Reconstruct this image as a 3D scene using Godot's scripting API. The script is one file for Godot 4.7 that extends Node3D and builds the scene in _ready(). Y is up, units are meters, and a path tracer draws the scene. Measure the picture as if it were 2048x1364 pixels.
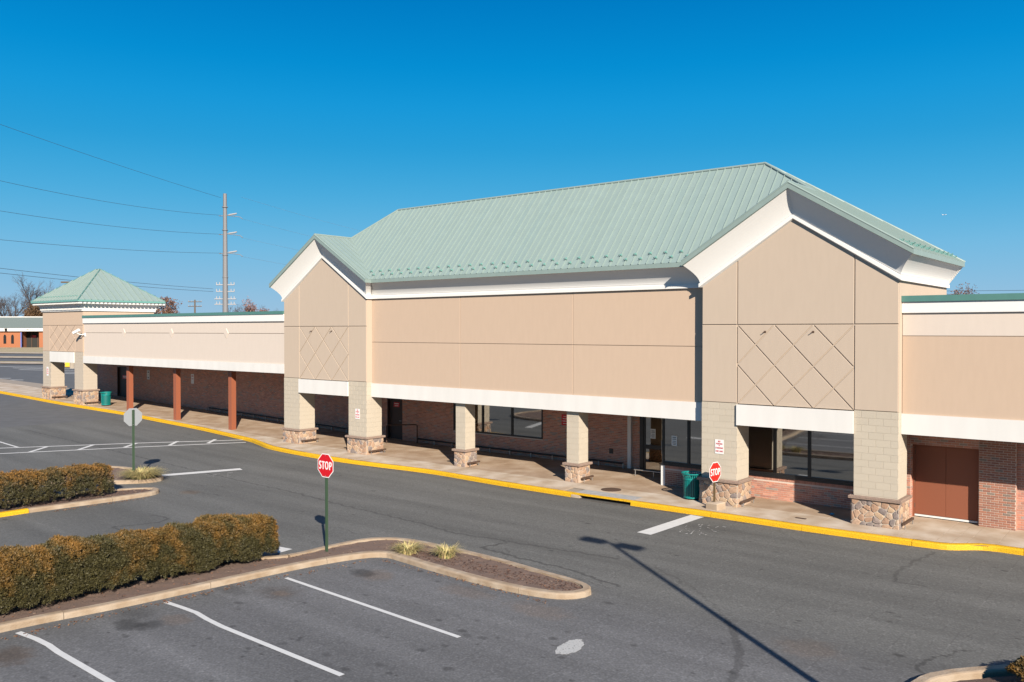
extends Node3D
# A closed supermarket front with gabled towers, seen from a raised camera over its parking lot.

var counts := {}
var mats := {}
var rng := RandomNumberGenerator.new()
var bricks_left := 300
var blocks_left := 300
const SUN_EL := 28.3

# ---------------------------------------------------------------- mesh maker
class M:
	var v := PackedVector3Array()
	var n := PackedVector3Array()
	var c := PackedColorArray()
	var u := PackedVector2Array()
	var col := Color.WHITE
	func tri(a: Vector3, b: Vector3, d: Vector3) -> void:   # counter-clockwise seen from outside
		var nn := (b - a).cross(d - a)
		if nn.length_squared() < 1e-16:
			return
		nn = nn.normalized()
		v.append(a); v.append(d); v.append(b)
		for i in 3:
			n.append(nn); c.append(col)
	func quad(a: Vector3, b: Vector3, d: Vector3, e: Vector3) -> void:
		tri(a, b, d); tri(a, d, e)
	func smooth_tri(p: Array, nn: Array) -> void:
		v.append(p[0]); v.append(p[2]); v.append(p[1])
		n.append(nn[0]); n.append(nn[2]); n.append(nn[1])
		for i in 3:
			c.append(col)
	func box(lo: Vector3, hi: Vector3, skip := "") -> void:
		var a := lo; var b := hi
		if not "z" in skip:
			quad(Vector3(a.x, a.y, b.z), Vector3(b.x, a.y, b.z), Vector3(b.x, b.y, b.z), Vector3(a.x, b.y, b.z))
		if not "b" in skip:
			quad(Vector3(b.x, a.y, a.z), Vector3(a.x, a.y, a.z), Vector3(a.x, b.y, a.z), Vector3(b.x, b.y, a.z))
		quad(Vector3(b.x, a.y, b.z), Vector3(b.x, a.y, a.z), Vector3(b.x, b.y, a.z), Vector3(b.x, b.y, b.z))
		quad(Vector3(a.x, a.y, a.z), Vector3(a.x, a.y, b.z), Vector3(a.x, b.y, b.z), Vector3(a.x, b.y, a.z))
		quad(Vector3(a.x, b.y, b.z), Vector3(b.x, b.y, b.z), Vector3(b.x, b.y, a.z), Vector3(a.x, b.y, a.z))
		if not "d" in skip:
			quad(Vector3(a.x, a.y, a.z), Vector3(b.x, a.y, a.z), Vector3(b.x, a.y, b.z), Vector3(a.x, a.y, b.z))
	# polygon (counter-clockwise in ux, uy) raised along ux x uy from d0 to d1, with a chamfer
	func prism(poly: PackedVector2Array, o: Vector3, ux: Vector3, uy: Vector3, d0: float, d1: float, bev := 0.0, back := false, wob := 0.0) -> void:
		var un := ux.cross(uy).normalized()
		var k := poly.size()
		if k < 3:
			return
		var ce := Vector2.ZERO
		for p in poly:
			ce += p
		ce /= k
		var top := PackedVector3Array(); var mid := PackedVector3Array(); var bot := PackedVector3Array()
		for p in poly:
			var w := o + ux * p.x + uy * p.y
			bot.append(w + un * d0)
			mid.append(w + un * (d1 - bev))
			var q := p
			if bev > 0.0:
				var dd := ce - p
				q = p + dd.normalized() * minf(bev * 1.4, dd.length() * 0.45)
			top.append(o + ux * q.x + uy * q.y + un * (d1 + wob * sin(p.x * 91.7 + p.y * 57.3)))
		var cc := o + ux * ce.x + uy * ce.y + un * (d1 + absf(wob) * 1.2)
		for i in k:
			var j := (i + 1) % k
			quad(bot[i], bot[j], mid[j], mid[i])
			if bev > 0.0:
				quad(mid[i], mid[j], top[j], top[i])
			if wob != 0.0:
				tri(top[i], top[j], cc)
		if wob == 0.0:
			for i in range(1, k - 1):
				tri(top[0], top[i], top[i + 1])
		if back:
			for i in range(1, k - 1):
				tri(bot[0], bot[i + 1], bot[i])
	func tube(path: PackedVector3Array, r0: float, r1: float, sides := 8, caps := true) -> void:
		var k := path.size()
		var rings := []
		for i in k:
			var d := (path[mini(i + 1, k - 1)] - path[maxi(i - 1, 0)]).normalized()
			var s := d.cross(Vector3.UP if absf(d.y) < 0.95 else Vector3.RIGHT).normalized()
			var t := s.cross(d)
			var r := lerpf(r0, r1, float(i) / maxf(1, k - 1))
			var ring := []
			for j in sides:
				var a := TAU * j / sides
				ring.append([path[i] + (s * cos(a) + t * sin(a)) * r, s * cos(a) + t * sin(a)])
			rings.append(ring)
		for i in k - 1:
			for j in sides:
				var j2 := (j + 1) % sides
				var A = rings[i][j]; var B = rings[i][j2]; var C2 = rings[i + 1][j2]; var D = rings[i + 1][j]
				smooth_tri([A[0], D[0], C2[0]], [A[1], D[1], C2[1]])
				smooth_tri([A[0], C2[0], B[0]], [A[1], C2[1], B[1]])
		if caps:
			for j in range(1, sides - 1):
				tri(rings[0][0][0], rings[0][j][0], rings[0][j + 1][0])
				tri(rings[k - 1][0][0], rings[k - 1][j + 1][0], rings[k - 1][j][0])
	func commit(uvs := false) -> ArrayMesh:
		var a := []
		a.resize(Mesh.ARRAY_MAX)
		a[Mesh.ARRAY_VERTEX] = v; a[Mesh.ARRAY_NORMAL] = n; a[Mesh.ARRAY_COLOR] = c
		if uvs:
			a[Mesh.ARRAY_TEX_UV] = u
		var m := ArrayMesh.new()
		m.add_surface_from_arrays(Mesh.PRIMITIVE_TRIANGLES, a)
		return m

# ---------------------------------------------------------------- nodes
func numbered(parent: Node, called: String) -> String:
	var key := str(parent.get_instance_id()) + called
	var k: int = counts.get(key, 0)
	counts[key] = k + 1
	return called if k == 0 else "%s_%03d" % [called, k]

func node(called: String, parent: Node = self, at := Vector3.ZERO) -> Node3D:
	var o := Node3D.new()
	o.name = numbered(parent, called)
	parent.add_child(o, true)
	o.position = at
	return o

func put(called: String, mesh, mat: Material, parent: Node = self, at := Vector3.ZERO) -> MeshInstance3D:
	var o := MeshInstance3D.new()
	o.name = numbered(parent, called)
	if mesh is M:
		if mesh.v.is_empty():
			mesh.box(Vector3.ZERO, Vector3.ONE * 0.001)
		mesh = mesh.commit()
	o.mesh = mesh
	o.material_override = mat
	parent.add_child(o, true)
	o.position = at
	return o

func tag(o: Node, label: String, category: String, group := "") -> Node:
	o.set_meta("label", label); o.set_meta("category", category)
	if group != "":
		o.set_meta("group", group)
	return o

func struct(o: Node, label := "") -> Node:
	o.set_meta("kind", "structure")
	if label != "":
		o.set_meta("label", label)
	return o

func stuff(o: Node) -> Node:
	o.set_meta("kind", "stuff")
	return o

# ---------------------------------------------------------------- materials
const ALB := 0.80
func lin(r: float, g: float, b: float) -> Color:
	return Color(r * ALB, g * ALB, b * ALB).linear_to_srgb()

func noise_tex(freq: float, lo: float, hi: float, size := 512, octaves := 4, normal := false, sd := 1) -> NoiseTexture2D:
	var f := FastNoiseLite.new()
	f.seed = sd; f.noise_type = FastNoiseLite.TYPE_SIMPLEX_SMOOTH; f.frequency = freq; f.fractal_octaves = octaves
	var t := NoiseTexture2D.new()
	t.width = size; t.height = size; t.seamless = true; t.noise = f
	if normal:
		t.as_normal_map = true; t.bump_strength = 4.0
	else:
		var g := Gradient.new()
		g.set_color(0, Color(lo, lo, lo)); g.set_color(1, Color(hi, hi, hi))
		t.color_ramp = g
	return t

var tex := {}
func mat(called: String, col: Color, rough := 0.85, t := "", scale := 1.0, nrm := "", nscale := 1.0, metal := 0.0, vertex := false) -> StandardMaterial3D:
	if mats.has(called):
		return mats[called]
	var m := StandardMaterial3D.new()
	m.resource_name = called
	m.albedo_color = col; m.roughness = rough; m.metallic = metal
	m.vertex_color_use_as_albedo = vertex
	if t != "" or nrm != "":
		m.uv1_triplanar = true; m.uv1_world_triplanar = true
		m.uv1_scale = Vector3.ONE * scale
	if t != "":
		m.albedo_texture = tex[t]
	if nrm != "":
		m.heightmap_enabled = true; m.heightmap_texture = tex[nrm]; m.heightmap_scale = nscale
	if called.begins_with("stucco") or called == "white":
		m.uv1_scale = Vector3(scale * 1.6, scale * 0.3, scale * 1.6)
		m.heightmap_enabled = false
	mats[called] = m
	return m

# ---------------------------------------------------------------- ground shape
func gh(x: float) -> float:
	var a := clampf(-18.0 - x, 0, 16)
	return 0.028 * a * a / 32.0 + 0.028 * clampf(-34.0 - x, 0, 36) + 0.0125 * clampf(-70.0 - x, 0, 90)

func walk_h(x: float, z: float) -> float:
	return gh(x) + 0.15 + 0.012 * clampf(-z, 0, 4.3)

func xs_between(x0: float, x1: float, step := 2.0) -> Array:
	var r := [x0]
	var k := ceili((x1 - x0) / step)
	for i in range(1, k):
		r.append(x0 + (x1 - x0) * i / k)
	r.append(x1)
	return r

func poly_sheet(poly: PackedVector2Array, off: float, m: M, grid := 1.5) -> void:   # poly in (x, z); laid on the ground shape in strips along x
	var lo := INF; var hi := -INF
	for p in poly:
		lo = minf(lo, p.x); hi = maxf(hi, p.x)
	var xs := xs_between(lo, hi, grid)
	for i in xs.size() - 1:
		var strip := clip_x(poly, xs[i], xs[i + 1])
		for t in Geometry2D.triangulate_polygon(strip).size() / 3:
			pass
		var tr := Geometry2D.triangulate_polygon(strip)
		for t in range(0, tr.size(), 3):
			var P := []
			for k in 3:
				var q := strip[tr[t + k]]
				P.append(Vector3(q.x, gh(q.x) + off, q.y))
			if (P[1] - P[0]).cross(P[2] - P[0]).y < 0:
				P = [P[0], P[2], P[1]]
			m.tri(P[0], P[1], P[2])

func clip_half(poly: PackedVector2Array, nx: Vector2, d: float) -> PackedVector2Array:   # keeps dot(p, nx) <= d
	var r := PackedVector2Array()
	var k := poly.size()
	for i in k:
		var a := poly[i]; var b := poly[(i + 1) % k]
		var da := a.dot(nx) - d; var db := b.dot(nx) - d
		if da <= 0:
			r.append(a)
		if (da < 0 and db > 0) or (da > 0 and db < 0):
			r.append(a.lerp(b, da / (da - db)))
	return r

func clip_x(poly: PackedVector2Array, a: float, b: float) -> PackedVector2Array:
	return clip_half(clip_half(poly, Vector2(-1, 0), -a), Vector2(1, 0), b)

func inset(poly: PackedVector2Array, d: float) -> PackedVector2Array:   # convex polygon, counter-clockwise
	var r := poly
	var k := poly.size()
	for i in k:
		var a := poly[i]; var b := poly[(i + 1) % k]
		var e := b - a
		if e.length() < 1e-4:
			continue
		e = e.normalized()
		var nx := Vector2(e.y, -e.x)
		r = clip_half(r, nx, a.dot(nx) - d)
	var q := PackedVector2Array()
	for i in r.size():
		if r[i].distance_to(r[(i + 1) % r.size()]) > 1e-3:
			q.append(r[i])
	return q

func rect(x0: float, y0: float, x1: float, y1: float) -> PackedVector2Array:
	return PackedVector2Array([Vector2(x0, y0), Vector2(x1, y0), Vector2(x1, y1), Vector2(x0, y1)])

# ---------------------------------------------------------------- _ready
func _ready() -> void:
	rng.seed = 7
	var yaw := 0.6816
	var cam := Camera3D.new()
	cam.name = "camera"
	add_child(cam)
	cam.position = Vector3(4.07, 5.795, 25.614)
	cam.rotation = Vector3(-atan(22.0 / 1710.5), yaw, 0)
	cam.fov = rad_to_deg(2.0 * atan(682.0 / 1710.5)); cam.near = 0.2; cam.far = 9000.0
	cam.current = true
	var we := WorldEnvironment.new()
	we.name = "environment"
	var env := Environment.new()
	var sky := Sky.new()
	# clear winter air: [elevation in degrees, colour], deep blue above, paling only near the horizon
	var stops := [[-90.0, Color(0.33, 0.33, 0.33)], [-8.0, Color(0.40, 0.45, 0.5)], [-0.4, Color(0.63, 0.76, 0.86)], [0.3, Color(0.63, 0.765, 0.87)], [2.0, Color(0.58, 0.755, 0.875)], [5.3, Color(0.455, 0.73, 0.885)], [8.6, Color(0.30, 0.675, 0.87)], [11.9, Color(0.165, 0.62, 0.85)], [14.5, Color(0.09, 0.595, 0.85)], [17.0, Color(0.02, 0.555, 0.825)], [21.0, Color(0.0, 0.485, 0.77)], [35.0, Color(0.0, 0.42, 0.70)], [90.0, Color(0.0, 0.37, 0.64)]]
	var air := Image.create(8, 720, false, Image.FORMAT_RGBF)
	for j in 720:
		var el := 90.0 - (j + 0.5) * 0.25
		var c := Color.BLACK
		for k in stops.size() - 1:
			if el >= stops[k][0] and el <= stops[k + 1][0]:
				var t: float = (el - stops[k][0]) / (stops[k + 1][0] - stops[k][0])
				c = stops[k][1].lerp(stops[k + 1][1], t)
		var l := c.srgb_to_linear() * (1.0 / 2.0)
		for i in 8:
			air.set_pixel(i, j, l)
	var psm := PanoramaSkyMaterial.new()
	psm.panorama = ImageTexture.create_from_image(air)
	sky.sky_material = psm
	env.background_mode = Environment.BG_SKY
	env.sky = sky
	env.background_energy_multiplier = 1.0
	env.tonemap_mode = Environment.TONE_MAPPER_LINEAR
	env.tonemap_exposure = 2.0
	env.sdfgi_enabled = true; env.ssao_enabled = true; env.ssil_enabled = true
	we.environment = env
	add_child(we)
	var sun := DirectionalLight3D.new()
	sun.name = "sun"
	add_child(sun)
	var ce := cos(deg_to_rad(SUN_EL))
	var to_sun := Vector3(0.8 * ce, sin(deg_to_rad(SUN_EL)), 0.6 * ce)
	sun.look_at_from_position(to_sun * 50, Vector3.ZERO)
	sun.light_energy = 1.6; sun.light_angular_distance = 0.5; sun.light_color = Color(1.0, 0.955, 0.89); sun.shadow_enabled = true
	make_materials()
	make_ground()
	make_walk()
	make_building()
	make_far()
	make_islands()
	make_street_things()
	make_small_things()

func make_materials() -> void:
	tex.soft = noise_tex(0.012, 0.955, 1.0)
	tex.mottle = noise_tex(0.02, 0.87, 1.0, 512, 5, false, 3)
	tex.grain = noise_tex(0.22, 0.0, 1.0, 512, 3, false, 5)
	tex.fine = noise_tex(0.05, 0.982, 1.0, 512, 4, false, 9)
	tex.rough = noise_tex(0.09, 0.78, 1.0, 512, 5, false, 11)
	tex.stain = noise_tex(0.018, 0.70, 1.0, 512, 6, false, 21)
	tex.stain.color_ramp.set_color(0, Color(0.80, 0.74, 0.67))
	tex.chips = noise_tex(0.05, 0.9, 1.0, 1024, 5, false, 27)
	tex.chips.color_ramp.set_color(0, Color(0.30, 0.28, 0.6)); tex.chips.color_ramp.add_point(0.33, Color(0.36, 0.33, 0.6)); tex.chips.color_ramp.add_point(0.37, Color(0.93, 0.93, 0.93))
	tex.worn = noise_tex(0.03, 0.9, 1.0, 1024, 6, false, 37)
	tex.worn.color_ramp.set_color(0, Color(0.34, 0.34, 0.35)); tex.worn.color_ramp.add_point(0.12, Color(0.42, 0.42, 0.43)); tex.worn.color_ramp.add_point(0.26, Color(0.95, 0.95, 0.95))
	mat("stucco", lin(0.530, 0.396, 0.294), 0.95, "fine", 0.13, "grain", 0.35)
	mat("stucco_tower", lin(0.495, 0.398, 0.312), 0.95, "fine", 0.12, "grain", 0.35)
	mat("stucco_light", lin(0.63, 0.54, 0.465), 0.95, "fine", 0.11, "grain", 0.35)
	mat("stucco_worn", lin(0.522, 0.390, 0.291), 0.95, "fine", 0.13)
	mat("stucco_tower_worn", lin(0.488, 0.394, 0.311), 0.95, "fine", 0.12)
	mat("stucco_light_worn", lin(0.62, 0.533, 0.462), 0.95, "fine", 0.11)
	mat("joint", lin(0.45, 0.34, 0.25), 0.95)
	mat("white", lin(0.72, 0.70, 0.67), 0.8, "soft", 0.12, "grain", 0.15)
	mat("white_trim", lin(0.76, 0.745, 0.72), 0.8, "fine", 0.3)
	for i in 4:
		var k := 0.985 + 0.015 * i
		mat("block%d" % i, lin(0.49 * k, 0.43 * k, 0.345 * k), 0.92, "fine", 0.9, "grain", 0.3)
	mat("block_joint", lin(0.48, 0.42, 0.335), 0.95)
	mat("block_grey", lin(0.47, 0.405, 0.33), 0.92, "fine", 0.9, "grain", 0.3)
	var sc := [[0.56, 0.37, 0.25], [0.50, 0.315, 0.21], [0.62, 0.46, 0.34], [0.36, 0.28, 0.245], [0.31, 0.255, 0.235], [0.58, 0.40, 0.28], [0.47, 0.30, 0.205], [0.62, 0.44, 0.29]]
	for i in 8:
		mat("stone%d" % i, lin(sc[i][0], sc[i][1], sc[i][2]), 0.95, "rough", 1.7, "grain", 0.6)
	mat("stone_mortar", lin(0.60, 0.52, 0.43), 0.98, "rough", 2.0)
	mat("stone_cap", lin(0.40, 0.285, 0.225), 0.95, "rough", 1.4, "grain", 1.0)
	var bc := [[0.40, 0.19, 0.135], [0.45, 0.20, 0.135], [0.34, 0.155, 0.115], [0.47, 0.235, 0.165], [0.27, 0.215, 0.185], [0.38, 0.21, 0.16]]
	for i in 6:
		mat("brick%d" % i, lin(bc[i][0] * 1.02, bc[i][1] * 0.98, bc[i][2] * 0.92), 0.92, "rough", 2.3)
	mat("bricks", Color.WHITE, 0.92, "soft", 0.5, "", 1.0, 0.0, true)
	mat("mortar", lin(0.80, 0.66, 0.56), 0.97, "rough", 1.5)
	mat("roof", lin(0.262, 0.340, 0.317), 0.5, "soft", 0.35)
	mat("roof1", lin(0.255, 0.332, 0.310), 0.5, "soft", 0.3)
	mat("roof2", lin(0.268, 0.347, 0.324), 0.45, "soft", 0.4)
	mat("roof3", lin(0.257, 0.337, 0.317), 0.42, "soft", 0.3)
	mat("green_trim", lin(0.16, 0.37, 0.325), 0.45, "soft", 0.4)
	mat("coping", lin(0.085, 0.215, 0.19), 0.5, "soft", 0.4)
	mat("flat_roof", lin(0.3, 0.3, 0.29), 0.95, "mottle", 0.2)
	mat("soffit", lin(0.5, 0.46, 0.42), 0.95)
	mat("interior", lin(0.025, 0.024, 0.022), 0.95)
	mat("black_frame", lin(0.012, 0.012, 0.013), 0.4)
	var g := mat("glass", Color(lin(0.46, 0.46, 0.45), 0.82), 0.03, "", 1, "", 1, 1.0)
	g.transparency = BaseMaterial3D.TRANSPARENCY_ALPHA
	g.albedo_color.a = 0.82
	mat("door_brown", lin(0.24, 0.075, 0.036), 0.7, "fine", 0.8)
	mat("door_dark", lin(0.045, 0.022, 0.017), 0.6)
	mat("post_brown", lin(0.30, 0.095, 0.048), 0.5, "fine", 1.0)
	mat("concrete", lin(0.42, 0.385, 0.335), 0.95, "stain", 0.09)
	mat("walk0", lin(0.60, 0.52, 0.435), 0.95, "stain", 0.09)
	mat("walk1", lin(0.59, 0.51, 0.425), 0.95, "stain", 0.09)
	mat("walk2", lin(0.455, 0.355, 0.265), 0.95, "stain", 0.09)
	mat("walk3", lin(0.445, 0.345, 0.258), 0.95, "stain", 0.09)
	mat("walk_patch", lin(0.40, 0.40, 0.40), 0.95, "mottle", 0.4)
	mat("walk_bed", lin(0.30, 0.25, 0.20), 0.98)
	mat("kerb_concrete", lin(0.43, 0.355, 0.275), 0.95, "stain", 0.22, "grain", 0.8)
	mat("kerb_yellow", lin(0.88, 0.50, 0.0), 0.7, "chips", 0.9)
	mat("paint_white", lin(0.62, 0.62, 0.61), 0.85, "soft", 0.7)
	mat("paint_old", lin(0.45, 0.45, 0.44), 0.9, "worn", 0.6)
	mat("paint_blue", lin(0.10, 0.35, 0.55), 0.85, "rough", 0.8)
	mat("asphalt_far", lin(0.112, 0.113, 0.118), 0.95, "mottle", 0.08)
	mat("earth", lin(0.16, 0.125, 0.07), 1.0, "mottle", 0.05)
	mat("dry_grass", lin(0.50, 0.40, 0.23), 1.0, "rough", 0.15)
	mat("mulch", lin(0.18, 0.11, 0.085), 1.0, "rough", 1.3, "grain", 2.0)
	mat("mulch_dirt", lin(0.225, 0.148, 0.115), 1.0, "rough", 0.9, "grain", 1.5)
	mat("sign_red", lin(0.56, 0.006, 0.014), 0.4)
	mat("sign_red_bright", lin(0.66, 0.018, 0.012), 0.4)
	mat("sign_white", lin(0.75, 0.75, 0.74), 0.4)
	mat("sign_back", lin(0.42, 0.44, 0.46), 0.4, "fine", 2.0, "", 1.0, 0.4)
	mat("sign_text_red", lin(0.5, 0.03, 0.04), 0.5)
	mat("sign_text_grey", lin(0.15, 0.15, 0.16), 0.5)
	mat("post_green", lin(0.04, 0.075, 0.042), 0.5)
	mat("post_bronze", lin(0.10, 0.065, 0.03), 0.55)
	mat("trash_green", lin(0.003, 0.20, 0.185), 0.38)
	mat("trash_liner", lin(0.01, 0.05, 0.05), 0.6)
	mat("black_metal", lin(0.03, 0.027, 0.025), 0.6)
	mat("rust_metal", lin(0.10, 0.055, 0.035), 0.8, "rough", 3.0)
	mat("bolt", lin(0.5, 0.5, 0.5), 0.35, "", 1, "", 1, 0.8)
	mat("cast_iron", lin(0.10, 0.055, 0.035), 0.85, "rough", 3.0)
	mat("dark", lin(0.008, 0.008, 0.008), 1.0)
	mat("steel_pole", lin(0.24, 0.24, 0.25), 0.6, "rough", 0.2)
	mat("wire", lin(0.05, 0.055, 0.07), 0.7)
	mat("wire_pale", lin(0.30, 0.38, 0.46), 0.7)
	mat("insulator", lin(0.35, 0.36, 0.38), 0.4)
	mat("wood_pole", lin(0.13, 0.105, 0.085), 0.95)
	mat("bark", lin(0.085, 0.068, 0.06), 0.95)
	mat("twig", lin(0.115, 0.09, 0.085), 0.95)
	mat("leaf_brown", Color.WHITE, 0.9, "", 1, "", 1, 0.0, true)
	var lf := mat("leaf", Color.WHITE, 0.65, "", 1, "", 1, 0.0, true)
	lf.backlight_enabled = true; lf.backlight = Color(0.25, 0.25, 0.25)
	mat("far_brick", lin(0.47, 0.175, 0.08), 0.95, "rough", 0.6)
	mat("shingle", lin(0.20, 0.245, 0.23), 0.95, "rough", 0.25)
	mat("yellow_paint", lin(0.75, 0.45, 0.03), 0.6)
	mat("paper", lin(0.72, 0.74, 0.74), 0.8)
	mat("plane_white", lin(0.5, 0.5, 0.52), 0.5)
	mat("blue_post", lin(0.12, 0.16, 0.42), 0.5)
	mat("red_glow", lin(0.45, 0.02, 0.03), 0.5)

# ---------------------------------------------------------------- ground and asphalt
const AX0 := -46.0
const AX1 := 6.0
const AZ0 := -1.0
const AZ1 := 25.0
const TW := 2048
const TH := 1024
var amul: PackedFloat32Array
var arust: PackedFloat32Array

func a_blob(x: float, z: float, rx: float, rz: float, k: float, rust := 0.0, ragged := 0.35) -> void:
	var f := FastNoiseLite.new()
	f.seed = int(x * 100 + z * 37); f.frequency = 0.9
	var sx := TW / (AX1 - AX0); var sz := TH / (AZ1 - AZ0)
	var R := 1.5
	for j in range(maxi(0, int((z - rz * R - AZ0) * sz)), mini(TH, int((z + rz * R - AZ0) * sz) + 1)):
		for i in range(maxi(0, int((x - rx * R - AX0) * sx)), mini(TW, int((x + rx * R - AX0) * sx) + 1)):
			var wx := AX0 + (i + 0.5) / sx; var wz := AZ0 + (j + 0.5) / sz
			var d := Vector2((wx - x) / rx, (wz - z) / rz).length() + ragged * f.get_noise_2d(wx * 3, wz * 3)
			var t := 1.0 - smoothstep(0.35, 1.05, d)
			if t > 0:
				amul[j * TW + i] *= lerpf(1.0, k, t)
				arust[j * TW + i] = maxf(arust[j * TW + i], rust * t)

func a_line(pts: Array, w: float, k: float, wobble := 0.06) -> void:
	var f := FastNoiseLite.new()
	f.seed = int(pts[0][0] * 31); f.frequency = 0.5
	var sx := TW / (AX1 - AX0); var sz := TH / (AZ1 - AZ0)
	for s in pts.size() - 1:
		var a := Vector2(pts[s][0], pts[s][1]); var b := Vector2(pts[s + 1][0], pts[s + 1][1])
		var steps := int(a.distance_to(b) / 0.02) + 1
		for t in steps:
			var p := a.lerp(b, float(t) / steps)
			p += Vector2(f.get_noise_2d(p.x * 4, p.y * 4), f.get_noise_2d(p.x * 4 + 50, p.y * 4)) * wobble * 2.0
			var ww := w * (0.7 + 0.6 * absf(f.get_noise_2d(p.x * 9, p.y * 9 + 20)))
			var ri := maxi(0, int(ww * sx * 0.5))
			for dj in range(-ri, ri + 1):
				for di in range(-ri, ri + 1):
					var i := int((p.x - AX0) * sx) + di; var j := int((p.y - AZ0) * sz) + dj
					if i >= 0 and j >= 0 and i < TW and j < TH:
						var q := j * TW + i
						amul[q] = minf(amul[q], k)

func asphalt_image() -> ImageTexture:
	amul = PackedFloat32Array(); amul.resize(TW * TH); amul.fill(1.0)
	arust = PackedFloat32Array(); arust.resize(TW * TH)
	# sealed cracks and seams
	a_line([[-44.4, 6.74], [-38.1, 6.69], [-33.1, 6.66], [-26.6, 6.8], [-20.8, 6.9], [-18.5, 7.2], [-14.4, 7.45], [-12.6, 7.75], [-7.4, 7.15]], 0.08, 0.62)
	a_line([[-16.5, 7.0], [-12.9, 7.4], [-10.0, 7.5], [-7.0, 6.9]], 0.03, 0.8)
	a_line([[-10.67, 7.75], [-10.9, 8.48], [-10.61, 8.51], [-9.16, 8.71], [-8.04, 8.68], [-6.2, 9.11]], 0.07, 0.5)
	a_line([[-10.3, 8.1], [-9.6, 9.0], [-8.4, 9.0], [-6.3, 9.4]], 0.05, 0.6)
	a_line([[-21.48, 11.99], [-20.7, 11.88], [-20.33, 12.37], [-20.83, 13.53], [-19.45, 13.65]], 0.07, 0.6)
	a_line([[-6.5, 7.1], [-5.7, 7.6], [-4.76, 8.23], [-3.79, 9.16], [-3.3, 9.7]], 0.06, 0.76)
	a_line([[-3.3, 9.7], [-2.99, 10.17], [-2.51, 10.94], [-2.2, 11.6], [-1.92, 12.6]], 0.13, 0.66, 0.03)
	a_line([[-1.39, 1.49], [-1.59, 3.0], [-1.62, 3.61], [-1.48, 4.79], [-0.83, 4.8]], 0.10, 0.68)
	a_line([[0.88, 8.41], [0.56, 8.85], [0.18, 9.91], [0.56, 10.1]], 0.06, 0.55)
	a_line([[-16.4, 9.65], [-15.41, 9.42], [-14.61, 9.56], [-14.3, 8.99], [-13.9, 8.67]], 0.05, 0.66)
	a_line([[-25.3, 8.6], [-23.4, 7.6], [-21.9, 7.3]], 0.05, 0.6)
	a_line([[-24.2, 9.2], [-22.6, 8.9]], 0.06, 0.6)
	a_line([[-19.0, 6.2], [-17.2, 5.4], [-15.5, 4.6]], 0.04, 0.78)
	a_line([[-30, 3.0], [-24, 3.3], [-17, 3.2], [-10, 3.6], [-3, 3.4], [3, 3.6]], 0.025, 0.82)
	a_line([[-5.6, 1.6], [-4.6, 2.4], [-4.1, 3.1]], 0.03, 0.7)
	a_line([[-3.3, 9.7], [-2.5, 9.3], [-1.9, 9.5]], 0.03, 0.7)
	# dark polished wheel tracks along the lane and darker strip at the kerb
	for t in [[2.2, 0.5, 0.90], [4.0, 0.7, 0.88], [5.9, 0.5, 0.9], [7.6, 0.6, 0.88]]:
		a_track(t[0], t[1], t[2])
	for i in 150:
		var gx := -46.0 + i * 0.34 + rng.randf_range(-0.1, 0.1)
		a_blob(gx, kerb_z(gx) + 0.12, rng.randf_range(0.2, 0.5), rng.randf_range(0.08, 0.22), rng.randf_range(0.72, 0.9), rng.randf_range(0.0, 0.35))
	# oil and rust stains in the stalls
	a_blob(-12.3, 17.37, 0.55, 0.33, 0.42)
	a_blob(-12.0, 17.1, 0.3, 0.3, 0.5)
	a_blob(-11.9, 16.6, 0.5, 0.35, 0.9, 0.5)
	a_blob(-11.49, 12.08, 0.5, 0.32, 0.45)
	a_blob(-11.1, 12.0, 0.6, 0.5, 0.9, 0.5)
	a_blob(-11.79, 14.25, 0.75, 0.5, 0.72, 0.2)
	a_blob(-11.7, 14.25, 0.38, 0.22, 1.05, 0.8)
	a_blob(-12.4, 19.5, 0.6, 0.5, 0.62, 0.7)
	a_blob(-12.9, 14.8, 0.8, 0.35, 0.66)
	a_blob(-12.9, 16.9, 0.5, 0.5, 0.75)
	a_blob(-8.6, 11.6, 0.9, 0.45, 0.88, 0.4)
	a_blob(-6.6, 11.6, 1.0, 0.5, 0.96, 0.4)
	a_blob(-1.5, 10.2, 0.8, 0.6, 0.92, 0.4)
	a_blob(-7.0, 2.6, 1.1, 0.9, 0.82)
	a_blob(-26.6, 6.2, 1.5, 0.9, 0.84)
	a_blob(-8.7, 13.2, 1.2, 0.8, 0.88)
	a_blob(-23.9, 9.3, 0.5, 0.4, 0.8, 0.8)
	# small drips everywhere
	rng.seed = 51
	for i in 950:
		var x := rng.randf_range(-40, 5); var z := rng.randf_range(0.8, 24)
		var r := rng.randf_range(0.015, 0.05) * (2.0 if rng.randf() < 0.12 else 1.0)
		a_blob(x, z, r * rng.randf_range(0.8, 2.2), r, rng.randf_range(0.4, 0.75), 0.0, 0.2)
	for i in 60:
		var x := rng.randf_range(-13.5, -4.0); var z := rng.randf_range(11, 22)
		var r := rng.randf_range(0.04, 0.11)
		a_blob(x, z, r * 1.4, r, rng.randf_range(0.5, 0.7), 0.0, 0.3)
	var streak := FastNoiseLite.new()
	streak.seed = 4; streak.frequency = 0.02; streak.fractal_octaves = 4
	var ims := streak.get_image(TW / 16, TH).get_data()
	var big := FastNoiseLite.new()
	big.seed = 14; big.frequency = 0.004; big.fractal_octaves = 5
	var imb := big.get_image(TW, TH).get_data()
	var px := PackedByteArray(); px.resize(TW * TH * 3)
	var seed_v := 12345
	var lut := PackedByteArray()
	for i in 4096:
		lut.append(int(clampf(Color(i / 8192.0, 0, 0).linear_to_srgb().r * 255.0 + 0.5, 0, 255)))
	var q := 0
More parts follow.
